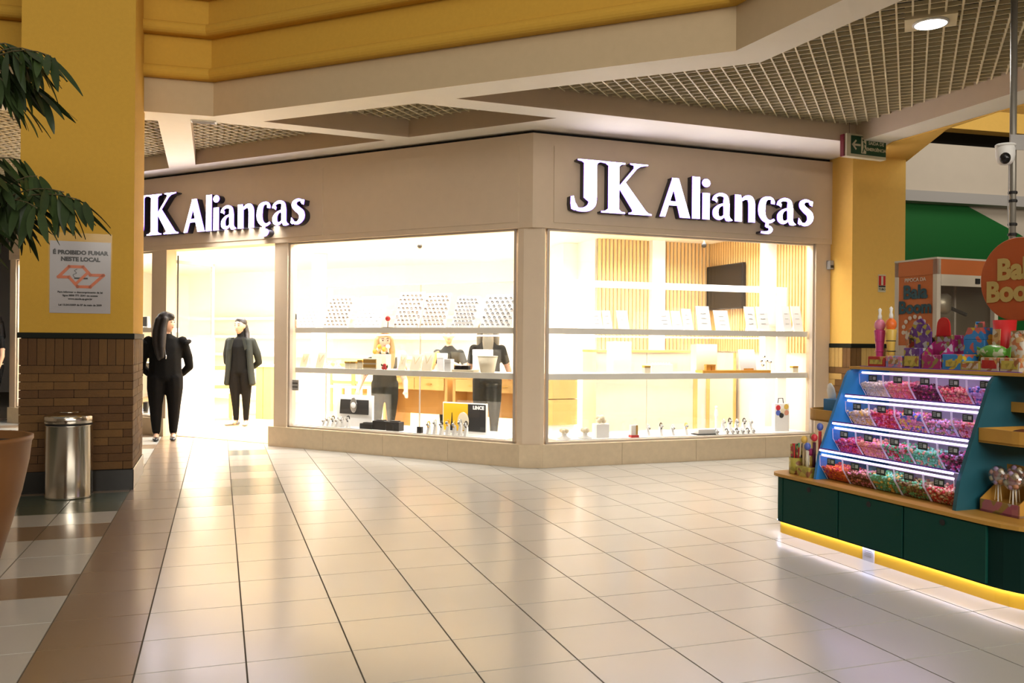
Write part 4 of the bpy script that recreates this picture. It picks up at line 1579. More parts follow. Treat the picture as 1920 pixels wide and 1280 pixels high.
for s, x in ((-1, -.06), (1, .035)):
    b = MB().lathe([(.0, 0), (.028, .01), (.04, .05), (.036, .10), (.018, .135), (.0, .14)], 14, sy=.35)
    q = b.build('scoop', 'white', o, True, loc=(x, .02, .10))
    q.rotation_euler = (0, R2(-16 if s < 0 else 38), 0)
# ---- goods at the near end
packmat('pk_pink', [(.35, .10, .14), (.40, .14, .16), (.3, .2, .06), (.35, .3, .28)], 22)
o = thing('lollipop_box', 'pink card box of wrapped flower lollipops at the near counter end', 'box', K.w(1.60, .15, zc0), K.a)
MB().box(-.11, .12, 0, .20, 0, .012).build('tray', 'pk_pink', o)
MB().box(-.11, .12, 0, .005, 0, .065).build('front_wall', 'pk_pink', o)
MB().prismX([(0, 0), (.2, 0), (.2, .20), (0, .065)], -.11, -.106).build('side_wall', 'kiosk_wood', o)
MB().prismX([(0, 0), (.2, 0), (.2, .20), (0, .065)], .116, .12).build('side_wall', 'kiosk_wood', o)
MB().box(-.11, .12, .196, .2, 0, .24).build('back_wall', 'kiosk_wood', o)
MB().box(-.106, .116, .02, .19, .05, .056).build('holder', 'kiosk_wood', o)
glassmat('wrap', tint=(.9, .9, .9), gloss=.25, rough=.12)
for x, y, z in ((-.05, .06, .19), (.045, .05, .18), (.0, .13, .20), (.08, .13, .19)):
    lo = MB().tube([(x, y, .05), (x, y, z)], .004, 6).build('stick', 'white', o)
    for q in range(3):
        MB().tube([(x - .02 + .02 * q, y, .06), (x - .01 + .01 * q, y, z - .03)], .0025, 5).build('ribbon', 'candy_cream', lo)
    MB().ball((x, y, z), (.036, .022, .036), 14, 10).build('sweet', 'pk_pink', lo, True)
    for q in range(7):
        MB().ball((x + .036 * math.cos(q * .9), y - .008, z + .036 * math.sin(q * .9)), (.015, .012, .015), 8, 6).build('petal', ('candy_peach', 'candy_cream', 'candy_lilac')[q % 3], lo, True)
    MB().ball((x, y, z), (.056, .036, .055), 16, 10).build('wrapper', 'wrap', lo, True)
o = thing('sweet_bag', 'pale bag of sweets on the upper end shelf', 'bag', K.w(1.60, .47, .946), K.a)
MB().lathe([(.0, 0), (.07, .0), (.075, .05), (.065, .09), (.0, .10)], 14, sy=.6).build('pouch', 'candy_cream', o, True)
MB().box(-.05, .05, -.004, .004, .09, .12).build('seal', 'candy_cream', o)
o = thing('sweet_bag', 'brown bag of sweets lying in the near tray', 'bag', K.w(1.62, .33, .787), K.a)
MB().ball((0, 0, .03), (.09, .07, .035), 14, 8).build('pouch', 'candy_brown', o, True)
MB().box(.08, .105, -.05, .05, .02, .04).build('seal', 'candy_brown', o)
ORD = ('first', 'second', 'third', 'fourth', 'fifth', 'sixth', 'seventh')


# ================================================================== window displays of the jewellery shop
mat('pad_white', (.88, .86, .82), .6)
mat('pad_cream', (.80, .70, .50), .6)
mat('gold', (.75, .45, .10), .3, metal=.8)
mat('silver', (.55, .55, .55), .25, metal=.9)
mat('ring_gold', (.16, .085, .02), .5)
mat('ring_silver', (.11, .105, .10), .5)
mat('amber', (.75, .35, .04), .3)
mat('shelf_front', (.90, .86, .76), .5)
mat('tan_wood', (.62, .38, .12), .45, noise=.12, nscale=7)
mat('tan_wood_d', (.52, .30, .09), .45, noise=.12, nscale=7)
Z1, Z2, ZD = 1.435, .955, .262


def shelf(fr, u0, u1, z, name, label):
    S = thing(name, label, 'shelf', fr.w((u0 + u1) / 2, .10, 0), fr.a)
    h = (u1 - u0) / 2
    MB().box(-h, h, .012, .38, z - .058, z).build('board', 'pad_white', S)
    MB().box(-h, h, 0, .012, z - .062, z).build('front_edge', 'shelf_front', S)
    return S


shelf(FL, L1a + .04, L1b - .06, Z1, 'display_shelf', 'long white upper shelf behind the left shop window')
shelf(FL, L1a + .04, L1b - .06, Z2, 'display_shelf', 'long white lower shelf behind the left shop window')
shelf(FR, R1a + .06, R1b - .03, Z1, 'display_shelf', 'long white upper shelf behind the right shop window')
shelf(FR, R1a + .06, R1b - .03, Z2, 'display_shelf', 'long white lower shelf behind the right shop window')
shelf(FL, LEFT_END + .16, L2b - .03, Z1, 'display_shelf', 'upper display shelf in the window left of the door')
shelf(FL, LEFT_END + .16, L2b - .03, Z2, 'display_shelf', 'lower display shelf in the window left of the door')
for fr, a, b, lab in ((FL, L1a, L1b - .15, 'white display deck in the left shop window'), (FR, R1a + .15, R1b, 'white display deck in the right shop window'), (FL, LEFT_END + .15, L2b - .01, 'white display deck left of the door')):
    D_ = thing('display_deck', lab, 'platform', fr.w((a + b) / 2, .10, 0), fr.a)
    h = (b - a) / 2 - .005
    MB().box(-h, h, .005, .55, .008, ZD).build('deck', 'pad_white', D_)
    MB().box(-h, h, .55, .56, .008, ZD + .01).build('back_lip', 'pad_white', D_)
# lamps of the window displays: under the window head and under the shelf fronts
for fr, a, b in ((FL, L1a, L1b), (FR, R1a, R1b)):
    for z, wt, n in ((ZW - .03, 42, .075), (Z1 - .078, 9, .13), (Z2 - .078, 9, .13)):
        area('display_lamp', fr.w((a + b) / 2, n, z), (b - a) * .94, .03, wt, SHOPCOL, (R2(32), 0, fr.a))
area('display_lamp', FL.w((LEFT_END + L2b) / 2, .12, ZW - .03), (L2b - LEFT_END) * .9, .03, 60, SHOPCOL, (R2(30), 0, FL.a))
# rear glass of the displays with a white rail on the right side
u0, u1 = FR.hit(1030, 600, .5)[0], FR.hit(1470, 600, .5)[0]
D_ = thing('rear_glass', 'rear glass screen with white top rail behind the right window shelves', 'glass screen', FR.w(0, .5, 0), FR.a)
MB().box(u0 + .05, u1, 0, .006, ZD + .012, 1.90).build('pane', 'glass', D_)
MB().box(u0 + .05, u1 + .03, -.015, .02, 1.90, 1.975).build('rail', 'pad_white', D_)
MB().box(u1 - .10, u1 + .03, -.012, .018, ZD + .012, 1.90).build('end_post', 'pad_white', D_)
u0, u1 = FL.hit(612, 600, .5)[0], FL.hit(962, 600, .5)[0]
D_ = thing('rear_glass', 'rear glass screen with thin grey edges behind the left window shelves', 'glass screen', FL.w(0, .5, 0), FL.a)
for a, b in ((u0, FL.hit(788, 600, .5)[0]), (FL.hit(788, 600, .5)[0], u1)):
    MB().box(a + .004, b - .004, 0, .006, ZD + .012, 1.94).build('pane', 'glass', D_)
    MB().box(a, b, -.003, .009, 1.94, 1.952).build('top_edge', 'greywall', D_)
for u in (u0, FL.hit(788, 600, .5)[0]):
    MB().box(u - .006, u + .006, -.004, .010, ZD + .012, 1.94).build('clamp_strip', 'frame', D_)


def stand(fr, name, label, cat, x0, x1, ytop, z0, n, m='pad_white', lean=.08, group=None, th=.012):
    """slanting display board with a strut"""
    nb = n + lean
    a = fr.hit(x0, ytop, n)[0]
    b = fr.hit(x1, ytop, n)[0]
    z1 = fr.hit((x0 + x1) / 2, ytop, nb)[1]
    o = thing(name, label, cat, fr.w((a + b) / 2, n, z0), fr.a, group)
    wd, hh = abs(b - a), z1 - z0
    MB().prismX([(0, 0), (th, 0), (lean + th, hh), (lean, hh)], -wd / 2, wd / 2).build('board', m, o)
    MB().prismX([(lean * .6 + th, hh * .6), (lean + .05, 0), (lean + .06, 0), (lean * .62 + th, hh * .66)], -.01, .01).build('strut', m, o)
    return o, wd, hh


TR = [(548, 592, 563, 'faint'), (606, 652, 556, 'gold'), (664, 713, 556, 'faint'), (738, 785, 548, 'gold'), (788, 834, 550, 'gold'), (846, 888, 556, 'silver'), (900, 958, 553, 'silver')]
TL = ['pale ring tray nearest the door post', 'gold ring tray, second from the door post', 'pale ring tray left of the red flower', 'gold ring tray right of the red flower', 'gold ring tray, fifth from the door post', 'silver ring tray, sixth from the door post', 'wide silver ring tray nearest the corner post']
for (x0, x1, yt, kind), lab in zip(TR, TL):
    o, wd, hh = stand(FL, 'ring_tray', lab, 'tray', x0, x1, yt, Z1, .20, lean=.14, group='ring trays on the upper shelf')
    b = MB()
    nr, nc = 8, 6
    for r in range(nr):
        for c in range(nc - (r % 2)):
            x = -wd * .42 + wd * .84 * (c + (.5 if r % 2 else 0)) / (nc - 1)
            f = (r + .7) / nr
            y, z = f * .14 * .93 - .004, f * hh * .93
            b.tube([(x - .011, y, z), (x - .006, y - .008, z + .010), (x + .006, y - .008, z + .010), (x + .011, y, z)], .0052 if kind != 'faint' else .0024, 5)
    b.build('rings', 'ring_gold' if kind == 'gold' else 'ring_silver', o, kind='stuff')
# red flower and small pieces on the upper left shelf
uu = FL.hit(727, 610, .18)[0]
o = thing('red_flower', 'single red flower ornament between the ring trays', 'ornament', FL.w(uu, .18, Z1), FL.a)
MB().box(-.05, .05, -.03, .03, 0, .006).build('base', 'dark', o)
MB().tube([(0, 0, .006), (.004, 0, .07)], .005, 6).build('stem', 'brick', o)
MB().ball((0, 0, .105), (.03, .03, .032), 12, 8).build('bloom', 'red', o, True)
uu = FL.hit(555, 600, .18)[0]
o = thing('ring_holder', 'pink handbag-shaped holder at the left end of the upper shelf', 'holder', FL.w(uu, .15, Z1), FL.a)
MB().lathe([(.0, 0), (.035, 0), (.04, .06), (.035, .10), (.0, .10)], 14, sy=.5).build('body', 'candy_peach', o, True)
MB().tube([(-.03, 0, .10), (-.03, 0, .16), (.0, 0, .18), (.03, 0, .16), (.03, 0, .10)], .006, 6).build('handle', 'dark', o, True)
# earring stands on the upper right shelf
for k, (x0, x1, yt, lab) in enumerate(((1112, 1131, 582, 'narrow white earring stand, leftmost on the upper right shelf'), (1134, 1149, 582, 'white bust with a necklace on the upper right shelf'), (1161, 1181, 582, 'white earring stand, third on the upper right shelf'),
                                       (1236, 1261, 582, 'wide white earring stand left of a close pair'), (1264, 1281, 583, 'narrow white stand, left of a close pair'), (1284, 1301, 579, 'narrow white stand, right of a close pair'),
                                       (1311, 1335, 574, 'tall white stand left of the television view'), (1344, 1370, 582, 'white stand under the television view'), (1402, 1420, 575, 'white stand, left one below the white pilaster'), (1424, 1444, 575, 'white stand, right one below the white pilaster'),
                                       (1471, 1486, 574, 'slim pale stand, second from the right end'), (1490, 1507, 574, 'slim pale stand at the right end of the upper shelf'))):
    o, wd, hh = stand(FR, 'earring_stand', lab, 'display stand', x0, x1, yt, Z1, .18, lean=.07, group='stands on the upper right shelf')
    b = MB()
    for r in range(3):
        b.tube([(-wd * .2, -.002 + .07 * (.3 + .2 * r), hh * (.3 + .2 * r)), (wd * .2, -.002 + .07 * (.3 + .2 * r), hh * (.3 + .2 * r))], .002, 4)
    b.build('earrings', 'silver', o, kind='stuff')
# lower left shelf
for k, (x0, x1, yt, m, lab) in enumerate(((562, 574, 663, 'pad_cream', 'cream necklace stand at the left end of the lower shelf'), (591, 605, 660, 'pad_cream', 'cream necklace stand, second on the lower left shelf'), (608, 615, 676, 'pad_white', 'tiny pale card stand, left one'), (625, 632, 675, 'pad_white', 'tiny pale card stand, right one'),
                                          (746, 758, 664, 'pad_cream', 'cream stand right of the red rose'), (768, 786, 664, 'pad_cream', 'cream stand in the middle of the lower left shelf'), (790, 808, 660, 'pad_cream', 'tall cream stand left of the white boxes'))):
    o, wd, hh = stand(FL, 'necklace_stand', lab, 'display stand', x0, x1, yt, Z2, .16, m, .06, 'stands on the lower left shelf')
    MB().tube([(-wd * .3, -.004 + .05, hh * .85), (0, .015, hh * .4), (wd * .3, .046, hh * .85)], .002, 5).build('chain', 'gold', o)


def wbox(fr, name, label, cat, x0, x1, ytop, z0, n, depth, m, lid=None, group=None):
    a, b = fr.hit(x0, ytop, n)[0], fr.hit(x1, ytop, n)[0]
    z1 = fr.hit((x0 + x1) / 2, ytop, n)[1]
    o = thing(name, label, cat, fr.w((a + b) / 2, n, z0), fr.a, group)
    wd, hh = abs(b - a), max(.01, z1 - z0)
    MB().bbox(-wd / 2, wd / 2, 0, depth, 0, hh * (.72 if lid else 1), .003).build('body', m, o)
    if lid:
        MB().bbox(-wd / 2 - .002, wd / 2 + .002, -.002, depth + .002, hh * .72 + .001, hh, .003).build('lid', lid, o)
    return o, wd, hh


wbox(FL, 'ring_box', 'small wooden ring box on the lower left shelf, left one', 'box', 646, 656, 677, Z2, .15, .06, 'pad_cream', 'gold')
wbox(FL, 'ring_box', 'small wooden ring box on the lower left shelf, second one', 'box', 658, 667, 677, Z2, .15, .06, 'pad_cream', 'gold')
wbox(FL, 'ring_box', 'small wooden ring box left of the gold rack', 'box', 670, 679, 674, Z2, .16, .06, 'pad_cream', 'gold')
o, wd, hh = wbox(FL, 'ring_rack', 'gold ring rack of stacked drawers left of the red rose', 'rack', 681, 706, 672, Z2, .14, .10, 'pad_cream')
for r in range(2):
    MB().box(-wd * .48, wd * .48, -.006, 0, hh * (.15 + .45 * r), hh * (.45 + .45 * r)).build('drawer', 'gold', o)
o, wd, hh = wbox(FL, 'flower_box', 'cream box topped with pale roses behind the gold rack', 'box', 697, 724, 664, Z2, .30, .10, 'pad_cream')
for k in range(6):
    MB().ball((-wd * .4 + wd * .16 * k, .03 + .03 * (k % 2), hh + .03 + .03 * (k % 3)), (.028, .026, .03), 9, 7).build('rose', 'pad_cream' if k % 2 else 'amber', o, True)
uu = FL.hit(721, 690, .13)[0]
o = thing('red_rose', 'red rose with green leaves lying on the lower left shelf', 'flower', FL.w(uu, .13, Z2), FL.a)
for k, (x, z, r) in enumerate(((-.016, .022, .022), (.016, .022, .022), (0, .05, .022))):
    MB().ball((x, 0, z), r, 10, 8).build('bloom', 'red', o, True)
MB().prismY([(.03, .01), (.055, .03), (.05, .06), (.03, .04)], -.01, -.006).build('leaf', 'leaf_b', o)
MB().prismY([(-.03, .03), (-.055, .05), (-.05, .07), (-.02, .05)], .002, .006).build('leaf', 'leaf_b', o)
uu = FL.hit(752, 680, .33)[0]
o = thing('arch_stand', 'white arch-shaped stand with lilac edge behind the cream stands', 'display stand', FL.w(uu, .33, Z2), FL.a)
MB().prismY(arc(0, .17, .055, .055, 0, 180, 10) + [(-.055, 0), (.055, 0)], 0, .03).build('arch', 'pad_white', o)
MB().box(-.065, .065, -.01, .06, 0, .012).build('foot', 'candy_lilac', o)
wbox(FL, 'gift_box', 'square white gift box, taller one left of the black boxes', 'box', 819, 832, 662, Z2, .22, .08, 'pad_white', 'pad_white')
wbox(FL, 'gift_box', 'white gift box, lower one left of the black boxes', 'box', 833, 845, 673, Z2, .15, .07, 'pad_white', 'pad_white')
o, wd, hh = wbox(FL, 'tray', 'flat pale tray carrying the black ring boxes', 'tray', 847, 888, 693, Z2, .12, .12, 'pad_cream')
zt_ = Z2 + hh
wbox(FL, 'ring_box', 'black ring box on the flat tray, left one', 'box', 852, 864, 685, zt_, .15, .05, 'black', 'dark')
wbox(FL, 'ring_box', 'black ring box on the flat tray, right one', 'box', 865, 878, 685, zt_, .15, .05, 'black', 'dark')
o, wd, hh = wbox(FL, 'cash_printer', 'white curved desk device behind the cream basket', 'device', 886, 916, 655, Z2, .36, .10, 'pad_white', 'pad_white')
uu0, uu1 = FL.hit(891, 690, .14)[0], FL.hit(927, 690, .14)[0]
zz = FL.hit(905, 668, .14)[1] - Z2
o = thing('woven_basket', 'cream woven basket with flared rim on the lower left shelf', 'basket', FL.w((uu0 + uu1) / 2, .20, Z2), FL.a)
MB().lathe([((uu1 - uu0) * .34, 0), ((uu1 - uu0) * .5, zz), ((uu1 - uu0) * .47, zz), ((uu1 - uu0) * .32, .01)], 20, sy=.6).build('basket', 'pad_cream', o, True)
MB().tube([((uu1 - uu0) * .5 * math.cos(q * math.pi / 6), (uu1 - uu0) * .3 * math.sin(q * math.pi / 6), zz) for q in range(13)], .006, 5).build('rim', 'pad_cream', o, True)
# lower right shelf
wbox(FR, 'gift_box', 'large white gift box on the lower right shelf', 'box', 1150, 1184, 640, Z2, .24, .16, 'pad_white', 'pad_white')
wbox(FR, 'shopping_bag', 'large cream bag on the lower right shelf left of the amber tray', 'bag', 1306, 1345, 645, Z2, .30, .12, 'pad_cream')
o, wd, hh = wbox(FR, 'tray', 'flat amber wooden tray on the lower right shelf', 'tray', 1318, 1446, 694, Z2, .12, .16, 'amber')
zt_ = Z2 + hh
wbox(FR, 'ring_box', 'amber cube ring box on the amber tray, left one', 'box', 1325, 1333, 683, zt_, .16, .05, 'amber', 'amber')
wbox(FR, 'ring_box', 'amber cube ring box on the amber tray, right one', 'box', 1335, 1342, 683, zt_, .16, .05, 'amber', 'amber')
o, wd, hh = stand(FR, 'pearl_board', 'white slanted board on the amber tray', 'display stand', 1389, 1419, 655, zt_, .17, lean=.05)
MB().box(-wd * .3, wd * .3, -.004, 0, .002, .02).build('base_strip', 'amber', o)
for k, (px, py) in enumerate(((1427, 676), (1432, 668), (1437, 676), (1444, 678), (1430, 684))):
    u, z = FR.hit(px, py, .25)
    o = thing('pearl_flower', ORD[k] + ' white pearl flower of the cluster right of the slanted board', 'ornament', FR.w(u, .25, zt_), FR.a, 'pearl flowers on the amber tray')
    MB().tube([(0, 0, 0), (0, 0, z - zt_)], .003, 5).build('stem', 'silver', o)
    MB().ball((0, 0, z - zt_), .022, 10, 7).build('bloom', 'pad_white', o, True)
    MB().ball((0, -.018, z - zt_), .009, 8, 6).build('centre', 'dark', o, True)
wbox(FR, 'ring_box', 'straw coloured ring box near the right end of the lower shelf', 'box', 1487, 1497, 686, Z2, .18, .06, 'pad_cream', 'gold')
wbox(FR, 'ring_box', 'small gold ring box in the middle of the lower right shelf', 'box', 1209, 1220, 685, Z2, .18, .06, 'pad_cream', 'gold')
o, wd, hh = wbox(FR, 'pearl_cushion', 'white pearl cushion in the middle of the lower right shelf', 'cushion', 1222, 1262, 683, Z2, .24, .12, 'pad_white')
for k in range(7):
    MB().ball((-wd * .4 + wd * .13 * k, .03, hh + .008), .012, 8, 6).build('pearl', 'pad_white', o, True)

# ---- decks: left window
o, wd, hh = stand(FL, 'watch_poster', 'framed picture of a watch on a dark ground on the left deck', 'poster', 637, 690, 742, FL.hit(660, 776, .30)[1], .30, 'dark', .02)
o.location.z = ZD
bpy.data.objects.remove([c for c in o.children if c.name.startswith('strut')][0])
zoff = FL.hit(660, 776, .30)[1] - ZD
for c in o.children:
    c.location.z = zoff
MB().box(-wd * .62, wd * .62, .016, .05, 0, zoff + hh + .01).build('white_block', 'pad_white', o)
MB().ball((0, -.004, zoff + hh * .5), (wd * .12, .004, hh * .42), 14, 10).build('watch_picture', 'silver', o, True)
MB().ball((0, -.008, zoff + hh * .5), (wd * .09, .003, hh * .17), 14, 10).build('dial_picture', 'pad_white', o, True)
# brand poster
mat('poster_amber', (.85, .50, .02), .5)
u0, z0 = FL.hit(830, 805, .34)
u1, z1 = FL.hit(913, 757, .34)
o = thing('brand_poster', 'white framed amber and black watch poster with a tower picture', 'poster', FL.w((u0 + u1) / 2, .34, ZD), FL.a)
wd = u1 - u0
za, zb_ = z0 - ZD, z1 - ZD
MB().box(-wd / 2, wd / 2, 0, .02, 0, zb_).build('frame', 'pad_white', o)
MB().box(-wd / 2 + .012, wd / 2 - .015, -.004, 0, za, zb_ - .012).build('dark_ground', 'dark', o)
MB().box(-wd / 2 + .012, wd * .08, -.006, -.004, za, zb_ - .012).build('amber_ground', 'poster_amber', o)
MB().prismY([(-wd * .34, za), (-wd * .22, za), (-wd * .265, za + .10), (-wd * .275, za + .20), (-wd * .285, za + .20), (-wd * .295, za + .10)], -.008, -.006).build('tower_picture', 'black', o)
MB().ball((-wd * .02, -.008, za + .11), (wd * .13, .004, .10), 16, 10).build('dress_picture', 'pad_cream', o, True)
text_part('LINCE', .052, 'pad_white', o, (wd * .32, -.008, zb_ - .05), .003)
# black camera-like display blocks
for k, (x0, x1, yt, n, lab) in enumerate(((674, 697, 794, .14, 'low black display case, left of three'), (698, 722, 789, .16, 'black display case with slots, middle of three'), (724, 748, 791, .14, 'slanted black display case, right of three'))):
    o, wd, hh = wbox(FL, 'display_case', lab, 'case', x0, x1, yt, ZD, n, .10, 'black', group='black display cases on the left deck')
    MB().box(-wd * .3, wd * .3, .02, .08, hh, hh + .012).build('cushion', 'dark', o)


def watch(fr, px, py, z0, n, m, label, group):
    u, z = fr.hit(px, py, n)
    hh = max(.06, z - z0)
    o = thing('watch_stand', label, 'watch', fr.w(u, n, z0), fr.a, group)
    MB().prismX([(-.02, 0), (.035, 0), (.03, hh * .6), (.012, hh * .75)], -.016, .016).build('stand', 'pad_white', o)
    t = []
    for q in range(13):
        a = R2(q * 30)
        t.append((0, .008 + .024 * math.cos(a), hh - .032 + .034 * math.sin(a)))
    MB().tube(t, .007, 6).build('strap', m, o, True)
    d = MB().lathe([(.0, -.004), (.016, -.004), (.018, .0), (.016, .005), (.0, .005)], 16).build('dial', 'silver', o, True, loc=(0, -.018, hh - .03))
    d.rotation_euler = (R2(70), 0, 0)
    return o


for k, px in enumerate((803, 815, 827, 839, 851, 862, 873)):
    watch(FL, px, 790 - (k % 2) * 3, ZD, .13 + .02 * (k % 2), ('gold', 'silver', 'dark', 'amber')[k % 4], ORD[k] + ' wristwatch from the left in the row before the amber poster', 'watches before the amber poster')
for k, px in enumerate((607, 615, 624, 632, 641, 652)):
    watch(FL, px, 784 - (k % 3) * 2, ZD, .16, ('silver', 'silver', 'dark')[k % 3], ORD[k] + ' small wristwatch from the left before the watch picture', 'watches before the watch poster')
o, wd, hh = wbox(FL, 'watch_cushion', 'small black watch cushion beside the row of watches', 'cushion', 781, 789, 800, ZD, .12, .05, 'black')
MB().box(-wd * .3, wd * .3, -.003, 0, hh * .2, hh * .8).build('face', 'dark', o)
# acrylic notice at the left edge of the window
u0, z0 = FL.hit(539, 731, .08)
u1, z1 = FL.hit(561, 712, .08)
o = thing('window_notice', 'small pale printed notice at the left edge of the left window', 'notice', FL.w((u0 + u1) / 2, .07, z0), FL.a)
MB().box(-(u1 - u0) / 2, (u1 - u0) / 2, 0, .003, 0, z1 - z0).build('card', 'greywall', o)
for k in range(2):
    MB().box(-(u1 - u0) * .42, (u1 - u0) * .42, -.002, 0, .035 + .045 * k, .05 + .045 * k).build('print_line', 'dark', o)
# ---- decks: right window
for k, (px, py, lab) in enumerate(((1058, 800, 'white rosette ornament nearest the corner post'), (1097, 800, 'white rosette ornament left of the tall white cube'))):
    u, z = FR.hit(px, py, .2)
    o = thing('rosette_ornament', lab, 'ornament', FR.w(u, .2, ZD), FR.a)
    MB().lathe([(.075, 0), (.075, .012), (.03, .03), (.028, .06)], 20).build('dish', 'pad_white', o, True)
    for q in range(6):
        MB().ball((.028 * math.cos(q), .028 * math.sin(q), .085 + .006 * (q % 2)), .025, 9, 7).build('petal', 'pad_cream', o, True)
o, wd, hh = wbox(FR, 'ring_plinth', 'tall white cube plinth with a white blossom on top', 'plinth', 1119, 1143, 795, ZD, .18, .12, 'pad_white')
for q in range(7):
    MB().ball((.03 * math.cos(q * .9), .05 + .03 * math.sin(q * .9), hh + .035 + .03 * (q % 2)), .03, 9, 7).build('blossom', 'pad_cream', o, True)
o, wd, hh = wbox(FR, 'lipstick_box', 'white and gold case on a red base on the right deck', 'case', 1184, 1197, 797, ZD, .12, .05, 'pad_white')
MB().box(-wd * .55, wd * .55, -.01, .06, 0, .026).build('red_base', 'red', o)
MB().box(wd * .15, wd * .4, -.004, 0, .03, hh).build('gold_strip', 'gold', o)
for k, px in enumerate((1216, 1240, 1262, 1287)):
    watch(FR, px, 797 - 4 * (k % 2), ZD, .2, ('silver', 'dark', 'silver', 'gold')[k], ORD[k] + ' wristwatch from the left between red case and black tray', 'watches left of the black tray')
u0, _ = FR.hit(1306, 815, .14)
u1, _ = FR.hit(1343, 815, .14)
o = thing('watch_tray', 'black flat tray with white pads on the right deck', 'tray', FR.w((u0 + u1) / 2, .12, ZD), FR.a)
MB().box(-(u1 - u0) / 2, (u1 - u0) / 2, 0, .14, 0, .012).build('tray', 'black', o)
MB().box(-(u1 - u0) * .40, (u1 - u0) * .44, .02, .13, .012, .06).build('pad', 'pad_white', o)
for k, px in enumerate((1357, 1369, 1382, 1396, 1408)):
    watch(FR, px, 786 - (k % 2) * 2, ZD, .30, ('silver', 'dark')[k % 2], ORD[k] + ' wristwatch from the left in the back row beyond the black tray', 'watches right of the black tray')
for k, px in enumerate((1344, 1363, 1373, 1382, 1392, 1402, 1412)):
    watch(FR, px, 804, ZD, .13, 'dark' if k % 2 else 'silver', ORD[k] + ' small wristwatch from the left in the front row beyond the black tray', 'front row watches on the right deck')
u, z = FR.hit(1343, 760, .36)
o = thing('figurine', 'slim white figurine standing above the black tray', 'figurine', FR.w(u, .36, ZD), FR.a)
hh = z - ZD
MB().lathe([(.03, 0), (.03, .02), (.012, .05), (.014, hh * .55), (.022, hh * .65), (.018, hh * .8), (.008, hh * .88)], 14).build('body', 'pad_white', o, True)
MB().ball((0, 0, hh * .94), .016, 10, 8).build('head', 'pad_white', o, True)
MB().lathe([(.04, 0), (.04, .008), (.0, .008)], 16).build('base', 'brick', o)
u0, z0 = FR.hit(1453, 788, .25)
u1, z1 = FR.hit(1480, 756, .25)
o = thing('gift_card_bag', 'white gift bag with red, blue and yellow print hanging in the right window', 'bag', FR.w((u0 + u1) / 2, .25, ZD), FR.a)
wd, za, zb_ = u1 - u0, z0 - ZD, z1 - ZD
MB().box(-wd / 2, wd / 2, 0, .06, .0, zb_).build('bag', 'pad_white', o)
for k, (x, z, m) in enumerate(((-.28, .75, 'candy_red'), (-.28, .45, 'candy_blue'), (.05, .55, 'pad_cream'), (.28, .8, 'candy_yellow'), (.3, .45, 'candy_peach'), (-.05, .3, 'dark'))):
    MB().lathe([(.0, 0), (wd * .16, 0), (wd * .16, .003), (0, .003)], 12).build('print_patch', m, o, loc=(x * wd, 0, za + (zb_ - za) * z)).rotation_euler = (math.pi / 2, 0, 0)
MB().tube([(-.04, .03, zb_), (-.03, .03, zb_ + .06), (.03, .03, zb_ + .06), (.04, .03, zb_)], .005, 6).build('handle', 'dark', o)

# ================================================================== furniture inside the shop
FW = Fr(tuple(S0), 90 + 18.95)                       # right side wall of the shop, local x into the shop
t0, _ = FW.hit(1398, 540, .05)
t1, _ = FW.hit(1326, 540, .05)
zt1 = FW.hit(1360, 497, .05)[1]
zt0 = FW.hit(1360, 580, .05)[1]
o = thing('television', 'flat dark television on the slatted shop wall', 'television', FW.w((t0 + t1) / 2, .05, 0), FW.a)
hw = abs(t1 - t0) / 2
MB().box(-hw, hw, -.0, .05, zt0, zt1).build('casing', 'black', o)
MB().box(-hw + .012, hw - .012, .05, .054, zt0 + .015, zt1 - .015).build('screen', 'blackgloss', o)


def desk(name, label, fr, u0, u1, n0, n1, ztop, ndraw, open_below=True):
    o = thing(name, label, 'desk', fr.w((u0 + u1) / 2, n0, .006), fr.a)
    h = (u1 - u0) / 2
    d = n1 - n0
    MB().bbox(-h, h, 0, d, ztop - .04, ztop, .004).build('top', 'tan_wood', o)
    for x in (-h, h - .04):
        MB().box(x, x + .04, .01, d - .01, 0, ztop - .04).build('side', 'tan_wood_d', o)
    for k in range(ndraw):
        a = -h + .045 + (2 * h - .09) * k / ndraw
        b = -h + .045 + (2 * h - .09) * (k + 1) / ndraw
        dr = MB().box(a + .004, b - .004, .0, .02, ztop - .20, ztop - .045).build('drawer', 'tan_wood', o)
        MB().box((a + b) / 2 - .04, (a + b) / 2 + .04, -.012, .0, ztop - .125, ztop - .115).build('handle', 'gold', dr)
    MB().box(-h + .04, h - .04, d * .5, d * .5 + .02, 0 if not open_below else .30, ztop - .05).build('back_board', 'tan_wood_d', o)
    return o


nd = 1.55
desk('service_desk', 'light wood service desk with two drawers behind the left window', FL, FL.hit(718, 720, nd)[0], FL.hit(838, 720, nd)[0], nd, nd + .6, .84, 2)
desk('service_desk', 'light wood service desk nearest the corner post', FL, FL.hit(848, 720, nd)[0], FL.hit(985, 720, nd)[0], nd, nd + .6, .84, 2)
o = thing('wood_counter', 'warm wood counter with rounded front behind the corner post', 'counter', FR.w(FR.hit(1050, 720, 1.2)[0], 1.2, .006), FR.a)
wq = FR.hit(1086, 720, 1.2)[0] - FR.hit(1050, 720, 1.2)[0]
MB().prism(rr(-.22, wq, 0, .5, (.01, .06, .06, .01)), .30, .60).build('lower_box', 'tan_wood', o)
MB().prism(rr(-.22, wq, .005, .5, (.01, .06, .06, .01)), .61, .86).build('upper_box', 'tan_wood', o)
MB().box(-.2, wq - .05, .03, .47, 0, .30).build('base', 'pad_white', o)
